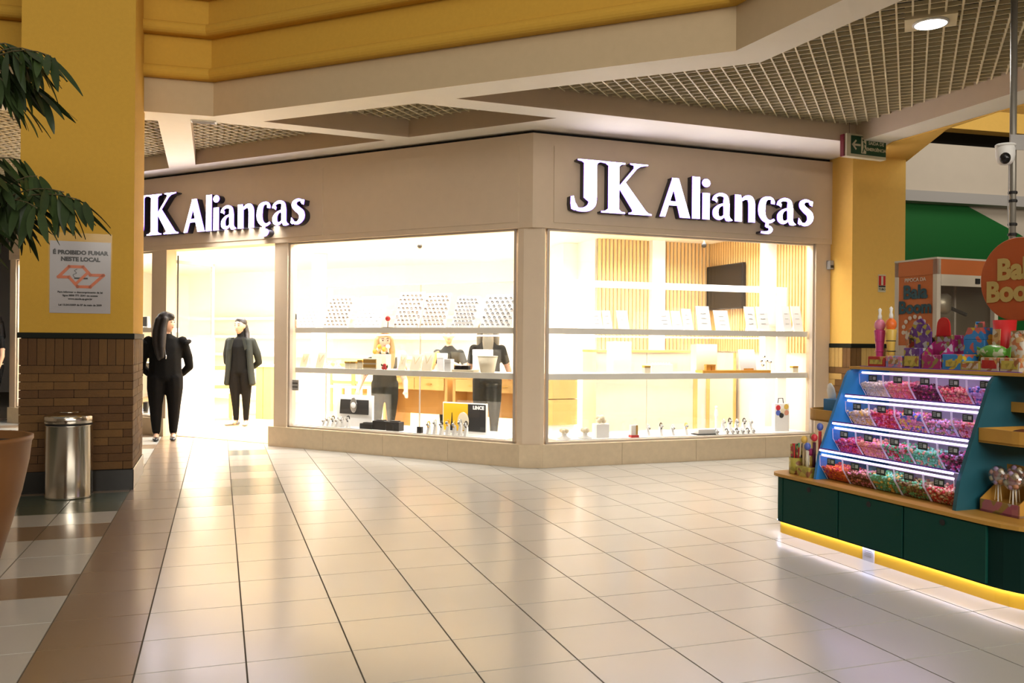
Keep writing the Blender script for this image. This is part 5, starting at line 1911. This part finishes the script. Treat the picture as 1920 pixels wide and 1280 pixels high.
# reception counter with stone front behind the right window
u0, u1 = FR.hit(1112, 640, 1.55)[0], FR.hit(1300, 640, 1.55)[0]
o = thing('stone_counter', 'pale stone fronted counter with timber end behind the right window', 'counter', FR.w((u0 + u1) / 2, 1.45, .006), FR.a)
h = (u1 - u0) / 2
mat('stone_panel', (.60, .54, .42), .4, noise=.08, nscale=6)
MB().box(-h, -.02, 0, .4, 0, 1.16).build('front_panel', 'stone_panel', o)
MB().box(-.014, h - .06, 0, .4, 0, 1.16).build('front_panel', 'stone_panel', o)
MB().box(h - .06, h, -.01, .41, 0, 1.16).build('end_panel', 'tan_wood', o)
MB().box(-h, h, -.02, .42, 1.16, 1.19).build('worktop', 'tan_wood', o)
# glazed door frame by the side wall
u0, u1 = FR.hit(1335, 700, 1.7)[0], FR.hit(1352, 700, 1.7)[0]
o = thing('mirror_panel', 'tall timber edged mirror panel at the back of the right window view', 'mirror', FW.w(FW.hit(1355, 720, .06)[0], .06, .006), FW.a)
MB().box(-.3, .3, 0, .02, 0, 1.15).build('mirror', 'stone_panel', o)
MB().box(-.33, -.3, -.0, .03, 0, 1.16).build('timber_edge', 'tan_wood', o)
MB().box(.3, .38, -.0, .03, 0, 1.16).build('timber_edge', 'tan_wood', o)
# structural columns
for px, Y, lab, wd in ((597, 14.2, 'square white column behind the left end of the left window', .22), (1070, 12.6, 'square white column behind the corner counter', .45)):
    p = at(px, 700, Y)
    o = thing('column', lab, 'column', (p.x, p.y, .006), TH)
    MB().box(-wd / 2, wd / 2, -wd / 2, wd / 2, .1, ZS - .008).build('shaft', 'pad_white', o)
    MB().box(-wd / 2 - .01, wd / 2 + .01, -wd / 2 - .01, wd / 2 + .01, 0, .1).build('skirting', 'pad_white', o)
# niche shelves on the rear wall
Fb = Fr(tuple(S4 + (S3 - S4) * 0), math.degrees(math.atan2((S3 - S4).y, (S3 - S4).x)))
for k, (zz, lab) in enumerate(((.95, 'lowest'), (1.32, 'middle'), (1.70, 'highest'))):
    o = thing('wall_shelf', 'pale wall shelf across the rear shop wall, %s of three' % lab, 'shelf', Fb.w(5.0, -.02, zz), Fb.a)
    MB().box(-3.6, 3.6, -.28, 0, 0, .05).build('board', 'pad_white', o)
    MB().box(-3.6, 3.6, -.285, -.28, -.01, .05).build('lip', 'shelf_front', o)
# ---- doorway: side display wall with glass above
A_ = FL.w(LDa + .005, .16)
o = thing('door_side_panel', 'white low partition with glass above beside the doorway', 'partition', FL.w(LDa + .004, .165, 0), FL.a)
MB().box(-.06, .0, 0, .66, .11, 1.30).build('panel', 'pad_white', o)
MB().box(-.09, .03, -.0, .70, .006, .11).build('base', 'pad_white', o)
MB().box(-.034, -.028, .02, .62, 1.30, 2.30).build('pane', 'glass', o)
MB().box(-.045, -.015, .62, .66, 1.30, 2.34).build('glass_post', 'greywall', o)
MB().box(-.045, -.015, .0, .66, 2.30, 2.34).build('glass_head', 'greywall', o)
MB().box(-.0, .012, .005, .02, .2, 2.40).build('dark_strip', 'dark', o)


def chair(label, p, rz):
    o = thing('dining_chair', label, 'chair', (p.x, p.y, .006), rz, 'chairs behind the doorway')
    for x in (-.22, .22):
        MB().box(x - .02, x + .02, -.22, -.18, 0, .44).build('leg', 'tan_wood', o)
        MB().box(x - .02, x + .02, .18, .22, 0, .86).build('leg', 'tan_wood', o)
    MB().bbox(-.24, .24, -.23, .23, .42, .47, .01).build('seat', 'pad_cream', o)
    MB().bbox(-.20, .20, .185, .215, .56, .80, .006).build('backrest', 'pad_cream', o)
    MB().box(-.24, .24, .18, .22, .80, .86).build('top_rail', 'tan_wood', o)
    MB().box(-.22, .22, .18, .22, .50, .55).build('lower_rail', 'tan_wood', o)
    return o


p = gz(405, 786)
chair('wood framed chair with cream back, left of the woman in the blazer', p, R2(200))
p = gz(450, 783)
chair('wood framed chair with cream back, hidden behind the woman in the blazer', Vector((p.x - .05, p.y + .55, 0)), R2(198))
p = gz(652, 770)
chair('wood framed chair seen under the left window shelves, left one', p, R2(160))
p = gz(692, 772)
chair('wood framed chair seen under the left window shelves, right one', Vector((p.x + .03, p.y, 0)), R2(160))
p = gz(492, 786)
o = thing('side_cabinet', 'light wood cabinet behind the doorway post', 'cabinet', (p.x, p.y, .006), R2(-20))
MB().box(-.13, .0, 0, .4, 0, .84).build('door', 'tan_wood', o)
MB().box(.01, .16, 0, .4, 0, .84).build('door', 'tan_wood', o)
MB().box(-.15, .18, -.01, .42, .84, .87).build('top', 'pad_white', o)
# left window (beyond the brick pillar): items
for k, (px, py) in enumerate(((42, 604), (36, 740), (272, 600), (273, 745))):
    u, z = FL.hit(px, py, .2)
    zb0 = Z1 if py < 650 else ZD
    o = thing('watch_stand', ('watch on a stand, upper shelf at far left', 'dark watch display on the far left deck', 'watch on a stand just right of the brick pillar', 'framed dark picture just right of the brick pillar')[k], 'watch', FL.w(u, .2, zb0), FL.a)
    MB().prismX([(0, 0), (.05, 0), (.05, .04), (.03, .16)], -.05, .05).build('stand', 'pad_white', o)
    MB().box(-.04, .04, -.01, .0, .02, .15).build('display', 'dark', o)
# ceiling dome cameras in the shop
for px, py, Y, lab in ((787, 473, 12.0, 'small dark dome camera on the shop ceiling'), (1320, 450, 11.6, 'small dark camera at the top of the slatted wall')):
    p = at(px, py, Y)
    o = thing('dome_camera', lab, 'camera', (p.x, p.y, ZS - .1))
    MB().lathe([(.03, .1), (.03, .09), (.015, .085), (.015, .03)], 12).build('mount', 'pad_white', o)
    MB().ball((0, 0, .0), .035, 12, 8).build('dome', 'dark', o, True)
# ================================================================== people
mat('skin', (.62, .36, .24), .5)
mat('skin_d', (.45, .24, .15), .5)
mat('cloth_black', (.005, .0045, .004), .9, spec=.15, bump=.2, bscale=120)
mat('cloth_black2', (.006, .005, .0045), .9, spec=.15, bump=.2, bscale=90)
mat('cloth_grey', (.020, .022, .019), .9, spec=.15, bump=.2, bscale=90)
mat('hair_dark', (.010, .006, .004), .5, bump=.5, bscale=160)
mat('hair_blonde', (.42, .24, .08), .4, bump=.5, bscale=160)
mat('hair_grey', (.30, .27, .20), .4, bump=.5, bscale=160)
mat('shoe', (.012, .011, .011), .35)
mat('shoe_grey', (.16, .16, .17), .4)
mat('eye', (.01, .008, .006), .2)
mat('lip', (.42, .12, .10), .4)
ICO = None


def blobmesh(chains, voxel, smooth_it=5):
    """chains: list of (tag, [(point, radius or (rx, ry, rz)), ...]); returns one continuous mesh + nearest tag per face"""
    global ICO
    if ICO is None:
        bm = bmesh.new()
        bmesh.ops.create_icosphere(bm, subdivisions=2, radius=1)
        ICO = (np.array([v.co[:] for v in bm.verts]), [tuple(v.index for v in f.verts) for f in bm.faces])
        bm.free()
    vs, fs, samp, tags = [], [], [], []
    off = 0
    for tag, pts in chains:
        for i in range(len(pts)):
            segs = 1
            if i + 1 < len(pts):
                L = (Vector(pts[i + 1][0]) - Vector(pts[i][0])).length
                segs = max(1, int(L / .018))
            for k in range(segs if i + 1 < len(pts) else 1):
                t = k / segs
                if i + 1 < len(pts):
                    p = Vector(pts[i][0]).lerp(Vector(pts[i + 1][0]), t)
                    r0, r1 = [np.array(r if isinstance(r, (tuple, list)) else (r, r, r), float) for r in (pts[i][1], pts[i + 1][1])]
                    r = r0 * (1 - t) + r1 * t
                else:
                    p = Vector(pts[i][0])
                    r = np.array(pts[i][1] if isinstance(pts[i][1], (tuple, list)) else (pts[i][1],) * 3, float)
                vs.append(ICO[0] * r + np.array(p[:]))
                fs += [tuple(a + off for a in f) for f in ICO[1]]
                off += len(ICO[0])
                samp.append((*p[:], *r))
                tags.append(tag)
    me = bpy.data.meshes.new('blob')
    me.from_pydata(np.concatenate(vs).tolist(), [], fs)
    o = bpy.data.objects.new('blob', me)
    COL.objects.link(o)
    m = o.modifiers.new('r', 'REMESH')
    m.mode = 'VOXEL'
    m.voxel_size = voxel
    m2 = o.modifiers.new('s', 'SMOOTH')
    m2.iterations = smooth_it
    m2.factor = .5
    dg = bpy.context.evaluated_depsgraph_get()
    out = bpy.data.meshes.new_from_object(o.evaluated_get(dg))
    bpy.data.objects.remove(o)
    bpy.data.meshes.remove(me)
    n = len(out.polygons)
    c = np.zeros(n * 3)
    out.polygons.foreach_get('center', c)
    c = c.reshape(-1, 3)
    S = np.array(samp)
    best = np.full(n, 1e9)
    who = np.zeros(n, int)
    for i in range(len(S)):
        d = np.abs(np.sqrt((((c - S[i, :3]) / S[i, 3:]) ** 2).sum(1)) - 1.0) * S[i, 3:].min()
        q = d < best
        best[q] = d[q]
        who[q] = i
    out.polygons.foreach_set('use_smooth', [True] * n)
    return out, [tags[i] for i in who]


def body_obj(name, chains, mats, parent, voxel=.012, smooth=5):
    me, tg = blobmesh(chains, voxel, smooth)
    names = list(mats)
    me.materials.clear()
    for k in names:
        me.materials.append(M[mats[k]])
    me.polygons.foreach_set('material_index', [names.index(t) for t in tg])
    me.update()
    return obj(name, me, parent)


def head_chain(hx, hy, hz, yaw, s=1.0, tag='skin'):
    """skull, jaw, nose and ears as blobs; yaw 0 faces -y, positive turns to +x"""
    f = Vector((math.sin(yaw), -math.cos(yaw), 0))
    r = Vector((math.cos(yaw), math.sin(yaw), 0))
    c = Vector((hx, hy, hz))
    P = lambda a, b, z: tuple(c + f * a * s + r * b * s + Vector((0, 0, z * s)))
    ch = [(tag, [(P(-.012, 0, .03), .088 * s)]), (tag, [(P(.012, 0, .0), .078 * s), (P(.030, 0, -.055), .052 * s), (P(.044, 0, -.082), .030 * s)]),
          (tag, [(P(.070, 0, .005), .010 * s), (P(.090, 0, -.022), .013 * s)]), (tag, [(P(.070, -.02, -.025), .018 * s)]), (tag, [(P(.070, .02, -.025), .018 * s)]),
          (tag, [(P(.076, 0, -.055), .014 * s)]), (tag, [(P(-.005, .080, -.01), (.014, .014, .026))]), (tag, [(P(-.005, -.080, -.01), (.014, .014, .026))])]
    return ch, P


def face_bits(P, parent, s=1.0):
    for sx in (-1, 1):
        e = MB().ball(P(.077, .031 * sx, .012), (.012, .012, .007), 10, 6).build('eye', 'eye', parent, True)
        MB().tube([P(.080, .015 * sx, .036), P(.078, .032 * sx, .041), P(.066, .050 * sx, .034)], .0045, 6).build('brow', 'hair_dark', parent, True)
    MB().tube([P(.083, -.024, -.053), P(.091, 0, -.051), P(.083, .024, -.053)], [.004, .007, .004], 6).build('lips', 'lip', parent, True)


# ---- woman with long dark hair at the door
w1 = FL.w(FL.hit(309, 800, -.30)[0], -.30)
T = thing('person', 'woman in black ruffled blouse and black trousers standing with hands behind her back', 'person', (w1.x, w1.y, .0), R2(20))
yaw = R2(62)
hd, P1 = head_chain(.015, -.02, 1.485, yaw, 1.02)
ch = hd + [('skin', [((.0, .0, 1.33), .055), ((.01, -.005, 1.42), .052)]),
           ('top', [((0, .0, .80), (.215, .155, .07)), ((0, -.005, .92), (.205, .155, .08)), ((0, -.01, 1.04), (.20, .155, .08)), ((0, -.005, 1.17), (.195, .14, .08)), ((0, .0, 1.27), (.17, .105, .06)), ((0, .0, 1.33), (.085, .07, .03))]),
           ('top', [((-.20, .0, 1.255), .068), ((-.265, .05, 1.06), .062), ((-.285, .085, .93), .054), ((-.20, .16, .84), .045)]),
           ('top', [((.20, .0, 1.255), .068), ((.265, .05, 1.06), .062), ((.285, .085, .93), .054), ((.20, .16, .84), .045)]),
           ('skin', [((-.20, .16, .84), .036), ((-.10, .19, .80), .032), ((-.02, .20, .78), .030)]), ('skin', [((.20, .16, .84), .036), ((.10, .20, .82), .032), ((.03, .21, .80), .030)]),
           ('trousers', [((-.095, .0, .80), (.125, .145, .08)), ((-.105, .0, .66), (.115, .13, .07)), ((-.108, .0, .46), .085), ((-.105, .005, .30), .072), ((-.10, .01, .12), .052)]),
           ('trousers', [((.095, .0, .80), (.125, .145, .08)), ((.105, .0, .66), (.115, .13, .07)), ((.108, .0, .46), .085), ((.105, .005, .30), .072), ((.10, .01, .12), .052)]),
           ('skin', [((-.10, .012, .12), .040), ((-.10, .012, .07), .036), ((-.10, -.05, .035), .03)]), ('skin', [((.10, .012, .12), .040), ((.10, .012, .07), .036), ((.10, -.05, .035), .03)])]
for sx in (-1, 1):
    for k in range(4):
        ch.append(('skin', [((sx * .03 - .025 + .016 * k, .21, .79), .011), ((sx * .03 - .025 + .016 * k, .215, .74 + .004 * k), .010)]))
B = body_obj('body', ch, {'skin': 'skin', 'top': 'cloth_black', 'trousers': 'cloth_black2'}, T)
face_bits(P1, T)
hc = Vector((.015, -.02, 1.485))
f = Vector((math.sin(yaw), -math.cos(yaw), 0))
r = Vector((math.cos(yaw), math.sin(yaw), 0))
H = lambda a, b, z: tuple(hc + f * a + r * b + Vector((0, 0, z)))
hair = [('h', [(H(-.022, 0, .055), (.105, .105, .098))]), ('h', [(H(.045, 0, .095), (.05, .06, .035)), (H(.075, .02, .07), (.022, .05, .02))]),
        ('h', [(H(.02, -.085, .04), .045), (H(.005, -.10, -.06), .05), (H(.01, -.125, -.18), .052), (H(.02, -.145, -.30), .045), (H(.03, -.15, -.42), .028)]),
        ('h', [(H(-.06, -.07, .03), .06), (H(-.075, -.085, -.10), .065), (H(-.06, -.12, -.24), .06), (H(-.03, -.145, -.37), .045), (H(-.015, -.15, -.45), .025)]),
        ('h', [(H(-.08, 0, .03), .07), (H(-.10, 0, -.10), .075), (H(-.09, 0, -.24), .065), (H(-.08, .0, -.34), .04)]),
        ('h', [(H(-.02, .09, .03), .04), (H(-.04, .10, -.08), .045), (H(-.02, .115, -.20), .035)])]
body_obj('hair', hair, {'h': 'hair_dark'}, T, .010, 3)
for sx in (-1, 1):
    pts = []
    for k in range(13):
        q = k / 12
        a = R2(-75 + 150 * q)
        pts.append((sx * (.225 + .055 * math.cos(a)), .085 * math.sin(a), 1.262 - .03 * abs(math.sin(a)) + (.010 if k % 2 else -.006)))
    body_obj('ruffle', [('r', [(p, (.034, .022, .020)) for p in pts])], {'r': 'cloth_black'}, T, .010, 2)
    sh = body_obj('shoe', [('s', [((sx * .10, .035, .035), (.040, .045, .032)), ((sx * .10, -.04, .028), (.042, .05, .026)), ((sx * .10, -.13, .024), (.040, .045, .022)), ((sx * .10, -.155, .022), (.03, .03, .018))])], {'s': 'shoe'}, T, .009, 2)
MB().tube([(-.02, -.15, 1.29), (.0, -.17, 1.16), (.01, -.165, 1.08)], .004, 6).build('necklace_cord', 'shoe_grey', T)
MB().ball((.012, -.168, 1.06), (.010, .006, .028), 8, 6).build('pendant', 'silver', T, True)

# ---- woman in the open blazer
w2 = gz(450, 798)
T = thing('person', 'woman in a black turtleneck and long open blazer standing inside the doorway', 'person', (w2.x, w2.y, .006), R2(2))
yaw = R2(-18)
hd, P2 = head_chain(-.01, -.015, 1.475, yaw, 1.0)
ch = hd + [('top', [((0, .0, 1.31), (.058, .055, .05)), ((-.003, -.005, 1.385), (.052, .05, .03))]),
           ('top', [((0, .0, .80), (.165, .125, .07)), ((0, -.005, .92), (.155, .125, .08)), ((0, -.01, 1.04), (.15, .12, .08)), ((0, -.01, 1.16), (.16, .125, .08)), ((0, .0, 1.26), (.15, .10, .06))]),
           ('trousers', [((-.075, .0, .80), (.098, .115, .08)), ((-.085, .0, .64), (.092, .10, .07)), ((-.075, .0, .44), .068), ((-.065, .005, .28), .055), ((-.06, .01, .10), .042)]),
           ('trousers', [((.075, .0, .80), (.098, .115, .08)), ((.085, .0, .64), (.092, .10, .07)), ((.088, .0, .44), .068), ((.088, .005, .28), .055), ((.085, .01, .10), .042)]),
           ('skin', [((-.06, .012, .12), .034), ((-.06, .012, .07), .030), ((-.07, -.04, .035), .027)]), ('skin', [((.085, .012, .12), .034), ((.085, .012, .07), .030), ((.085, -.05, .035), .027)]),
           ('skin', [((-.13, .17, .86), .034), ((-.03, .20, .83), .030)]), ('skin', [((.13, .17, .86), .034), ((.04, .21, .85), .030)])]
for sx in (-1, 1):
    for k in range(4):
        ch.append(('skin', [((sx * .035 - .025 + .016 * k, .21, .83), .010), ((sx * .035 - .025 + .016 * k, .215, .775 + .004 * k), .009)]))
ch += [('jacket', [((-.165, .0, 1.245), .066), ((-.215, .04, 1.06), .058), ((-.225, .085, .94), .050), ((-.14, .16, .87), .043)]), ('jacket', [((.165, .0, 1.245), .066), ((.235, .04, 1.06), .058), ((.25, .085, .94), .050), ((.15, .16, .87), .043)])]
body_obj('body', ch, {'skin': 'skin_d', 'top': 'cloth_black', 'trousers': 'cloth_black2', 'jacket': 'cloth_grey'}, T)
face_bits(P2, T)
jk = []
for sx in (-1, 1):
    jk.append(('j', [((sx * .13, -.02, 1.27), (.055, .085, .04)), ((sx * .145, -.055, 1.12), (.050, .085, .05)), ((sx * .155, -.05, .96), (.045, .09, .05)), ((sx * .165, -.04, .80), (.045, .10, .05)), ((sx * .185, -.03, .63), (.042, .115, .04))]))
jk.append(('j', [((0, .085, 1.24), (.14, .04, .05)), ((0, .10, 1.05), (.15, .04, .05)), ((0, .11, .85), (.16, .04, .05)), ((0, .12, .63), (.18, .04, .04))]))
body_obj('blazer', jk, {'j': 'cloth_grey'}, T, .012, 4)
for sx in (-1, 1):
    MB().prismY([(sx * .055, 1.31), (sx * .10, 1.30), (sx * .125, 1.14), (sx * .10, 1.12)] if sx > 0 else [(-.055, 1.31), (-.10, 1.12), (-.125, 1.14), (-.10, 1.30)], -.150, -.138).build('lapel', 'cloth_grey', T)
hc = Vector((-.01, -.015, 1.475))
f = Vector((math.sin(yaw), -math.cos(yaw), 0))
r = Vector((math.cos(yaw), math.sin(yaw), 0))
body_obj('hair', [('h', [(H(-.025, 0, .05), (.094, .094, .088))]), ('h', [(H(-.005, 0, .098), (.06, .072, .03))]), ('h', [(H(-.09, .02, .0), .05), (H(-.10, .05, -.10), .045), (H(-.06, .09, -.2), .035), (H(.04, .11, -.28), .025)])], {'h': 'hair_dark'}, T, .010, 3)
for x, yw in ((-.065, -50), (.085, 5)):
    a = R2(yw)
    d = Vector((math.sin(a), -math.cos(a), 0))
    c = Vector((x, .02, 0))
    body_obj('shoe', [('s', [(tuple(c - d * .03 + Vector((0, 0, .032))), (.034, .038, .030)), (tuple(c + d * .06 + Vector((0, 0, .026))), (.036, .04, .024)), (tuple(c + d * .15 + Vector((0, 0, .022))), (.034, .036, .020))])], {'s': 'shoe_grey'}, T, .009, 2)


# ---- staff and customers behind the left window
def seated_or_standing(label, px, nn_, rz, head_z, lean, hairm, topm, arm, long_hair, hy=0.):
    p = FL.w(FL.hit(px, 660, nn_)[0], nn_)
    T = thing('person', label, 'person', (p.x, p.y, .006), rz)
    k = head_z / 1.48
    yw = R2(10)
    hd, Pq = head_chain(lean[0], lean[1], head_z, yw, 1.0)
    nk = Vector((lean[0] * .8, lean[1] * .75, head_z - .15))
    sh = Vector((lean[0] * .7, lean[1] * .6, head_z - .23))
    hp = Vector((0, 0, .86 * k + .0))
    mid = (sh + hp) / 2
    ch = hd + [('skin', [(tuple(nk), .05), (tuple(nk + Vector((0, 0, .08))), .048)]),
               ('top', [(tuple(hp), (.165, .12, .08)), (tuple(mid), (.155, .12, .09)), (tuple(sh - Vector((0, 0, .06))), (.175, .115, .08)), (tuple(sh), (.14, .09, .05)), (tuple(nk - Vector((0, 0, .01))), (.07, .06, .03))])]
    for sx in (-1, 1):
        s0 = sh + Vector((sx * .165, 0, -.02))
        el, wr = [Vector(v) for v in arm[0 if sx < 0 else 1]]
        ch += [('top', [(tuple(s0), .060), (tuple(s0.lerp(s0 + el, .6)), .050)]), ('skin' if True else 'top', [(tuple(s0.lerp(s0 + el, .6)), .042), (tuple(s0 + el), .040), (tuple(s0 + wr), .030)])]
        hnd = s0 + wr
        dv = (wr - el).normalized()
        ch.append(('skin', [(tuple(hnd), .028), (tuple(hnd + dv * .06), .030)]))
        for q in range(4):
            o_ = Vector((-.024 + .016 * q, 0, 0))
            ch.append(('skin', [(tuple(hnd + dv * .08 + o_), .010), (tuple(hnd + dv * (.13 + .008 * (q % 3)) + o_ + Vector((0, 0, -.02))), .009)]))
        ch.append(('skin', [(tuple(hnd + dv * .03 + Vector((-sx * .03, 0, 0))), .011), (tuple(hnd + dv * .08 + Vector((-sx * .045, 0, 0))), .010)]))
        ch.append(('trousers', [((sx * .08, 0, .84 * k), (.10, .115, .08)), ((sx * .088, 0, .62 * k), .088), ((sx * .088, 0, .42 * k), .066), ((sx * .085, .005, .26), .052), ((sx * .085, .01, .09), .042)]))
        ch.append(('trousers', [((sx * .085, .02, .045), (.036, .045, .04)), ((sx * .085, -.10, .035), (.036, .05, .03))]))
    body_obj('body', ch, {'skin': 'skin', 'top': topm, 'trousers': topm}, T, .013, 4)
    face_bits(Pq, T)
    f_ = Vector((math.sin(yw), -math.cos(yw), 0))
    r_ = Vector((math.cos(yw), math.sin(yw), 0))
    hc_ = Vector((lean[0], lean[1], head_z))
    Hq = lambda a, b, z: tuple(hc_ + f_ * a + r_ * b + Vector((0, 0, z)))
    hr = [('h', [(Hq(-.024, 0, .055), (.098, .098, .09))]), ('h', [(Hq(.03, 0, .105), (.05, .075, .028))])]
    if long_hair:
        for sx in (-1, 1):
            hr.append(('h', [(Hq(0, sx * .085, .02), .04), (Hq(.02, sx * .10, -.10), .042), (Hq(.05, sx * .10, -.24), .036), (Hq(.06, sx * .09, -long_hair), .02)]))
        hr.append(('h', [(Hq(-.09, 0, 0), .06), (Hq(-.10, 0, -.16), .07), (Hq(-.09, 0, -long_hair), .05)]))
    body_obj('hair', hr, {'h': hairm}, T, .011, 3)
    return T


seated_or_standing('blonde woman in a dark top bending over the desk behind the left window', 722, 1.15, R2(10), 1.27, (-.02, -.22), 'hair_blonde', 'cloth_grey', (((-.12, -.06, -.25), (-.16, -.26, -.36)), ((.10, -.06, -.25), (.10, -.26, -.36))), .34)
seated_or_standing('person in a grey top with one forearm raised behind the left window', 842, 2.5, R2(-5), 1.36, (.0, -.05), 'hair_dark', 'cloth_grey', (((-.06, -.12, -.22), (.02, -.26, -.05)), ((.12, -.08, -.24), (-.16, -.22, -.10))), 0)
seated_or_standing('person with long pale hair and dark trousers behind the corner of the left window', 914, 1.05, R2(172), 1.44, (.0, -.03), 'hair_grey', 'cloth_grey', (((-.08, -.08, -.25), (-.06, -.28, -.32)), ((.08, -.08, -.25), (.06, -.28, -.32))), .34)
# ---- passer-by cut off at the left picture edge
p = gz(-14, 792)
T = thing('person', 'person in dark clothes with long hair cut off by the left picture edge', 'person', (p.x, p.y, 0), R2(-30))
hd, Pq = head_chain(0, 0, 1.50, 0, 1.0)
ch = hd + [('skin', [((0, 0, 1.34), .052), ((0, 0, 1.43), .05)]), ('top', [((0, 0, .86), (.17, .12, .07)), ((0, 0, 1.05), (.16, .12, .08)), ((0, 0, 1.22), (.17, .11, .08)), ((0, 0, 1.31), (.11, .08, .04))])]
for sx in (-1, 1):
    ch += [('top', [((sx * .18, 0, 1.26), .06), ((sx * .215, .01, 1.13), .052)]), ('skin', [((sx * .215, .01, 1.13), .040), ((sx * .235, .0, 1.0), .038), ((sx * .22, -.05, .82), .030)]),
           ('skin', [((sx * .22, -.05, .80), .026), ((sx * .215, -.06, .74), .026)]),
           ('trousers', [((sx * .085, 0, .84), (.10, .115, .08)), ((sx * .09, -.02 * sx, .62), .088), ((sx * .09, -.05 * sx, .42), .066), ((sx * .09, -.06 * sx, .26), .052), ((sx * .09, -.08 * sx, .09), .042)]),
           ('shoe', [((sx * .09, -.08 * sx + .02, .04), (.036, .045, .036)), ((sx * .09, -.08 * sx - .11, .03), (.036, .05, .026))])]
    for q in range(4):
        ch.append(('skin', [((sx * .215 - .024 + .016 * q, -.06, .72), .010), ((sx * .215 - .022 + .015 * q, -.07, .66 + .006 * (q % 2)), .009)]))
    ch.append(('skin', [((sx * .215 - sx * .03, -.07, .77), .010), ((sx * .215 - sx * .04, -.09, .72), .009)]))
body_obj('body', ch, {'skin': 'skin', 'top': 'cloth_black', 'trousers': 'cloth_black2', 'shoe': 'shoe'}, T, .013, 4)
face_bits(Pq, T)
body_obj('hair', [('h', [((0, .02, 1.555), (.1, .1, .09))]), ('h', [((.09, .0, 1.5), .045), ((.11, -.03, 1.36), .05), ((.12, -.06, 1.2), .04)]), ('h', [((-.09, .0, 1.5), .045), ((-.11, -.03, 1.36), .05), ((-.12, -.06, 1.2), .04)]), ('h', [((0, .09, 1.5), .06), ((0, .11, 1.3), .07)])], {'h': 'hair_dark'}, T, .011, 3)
MB().lathe([(.172, 0), (.172, .03)], 20, (0, 0, .86), sy=.72).build('belt', 'pad_cream', T)
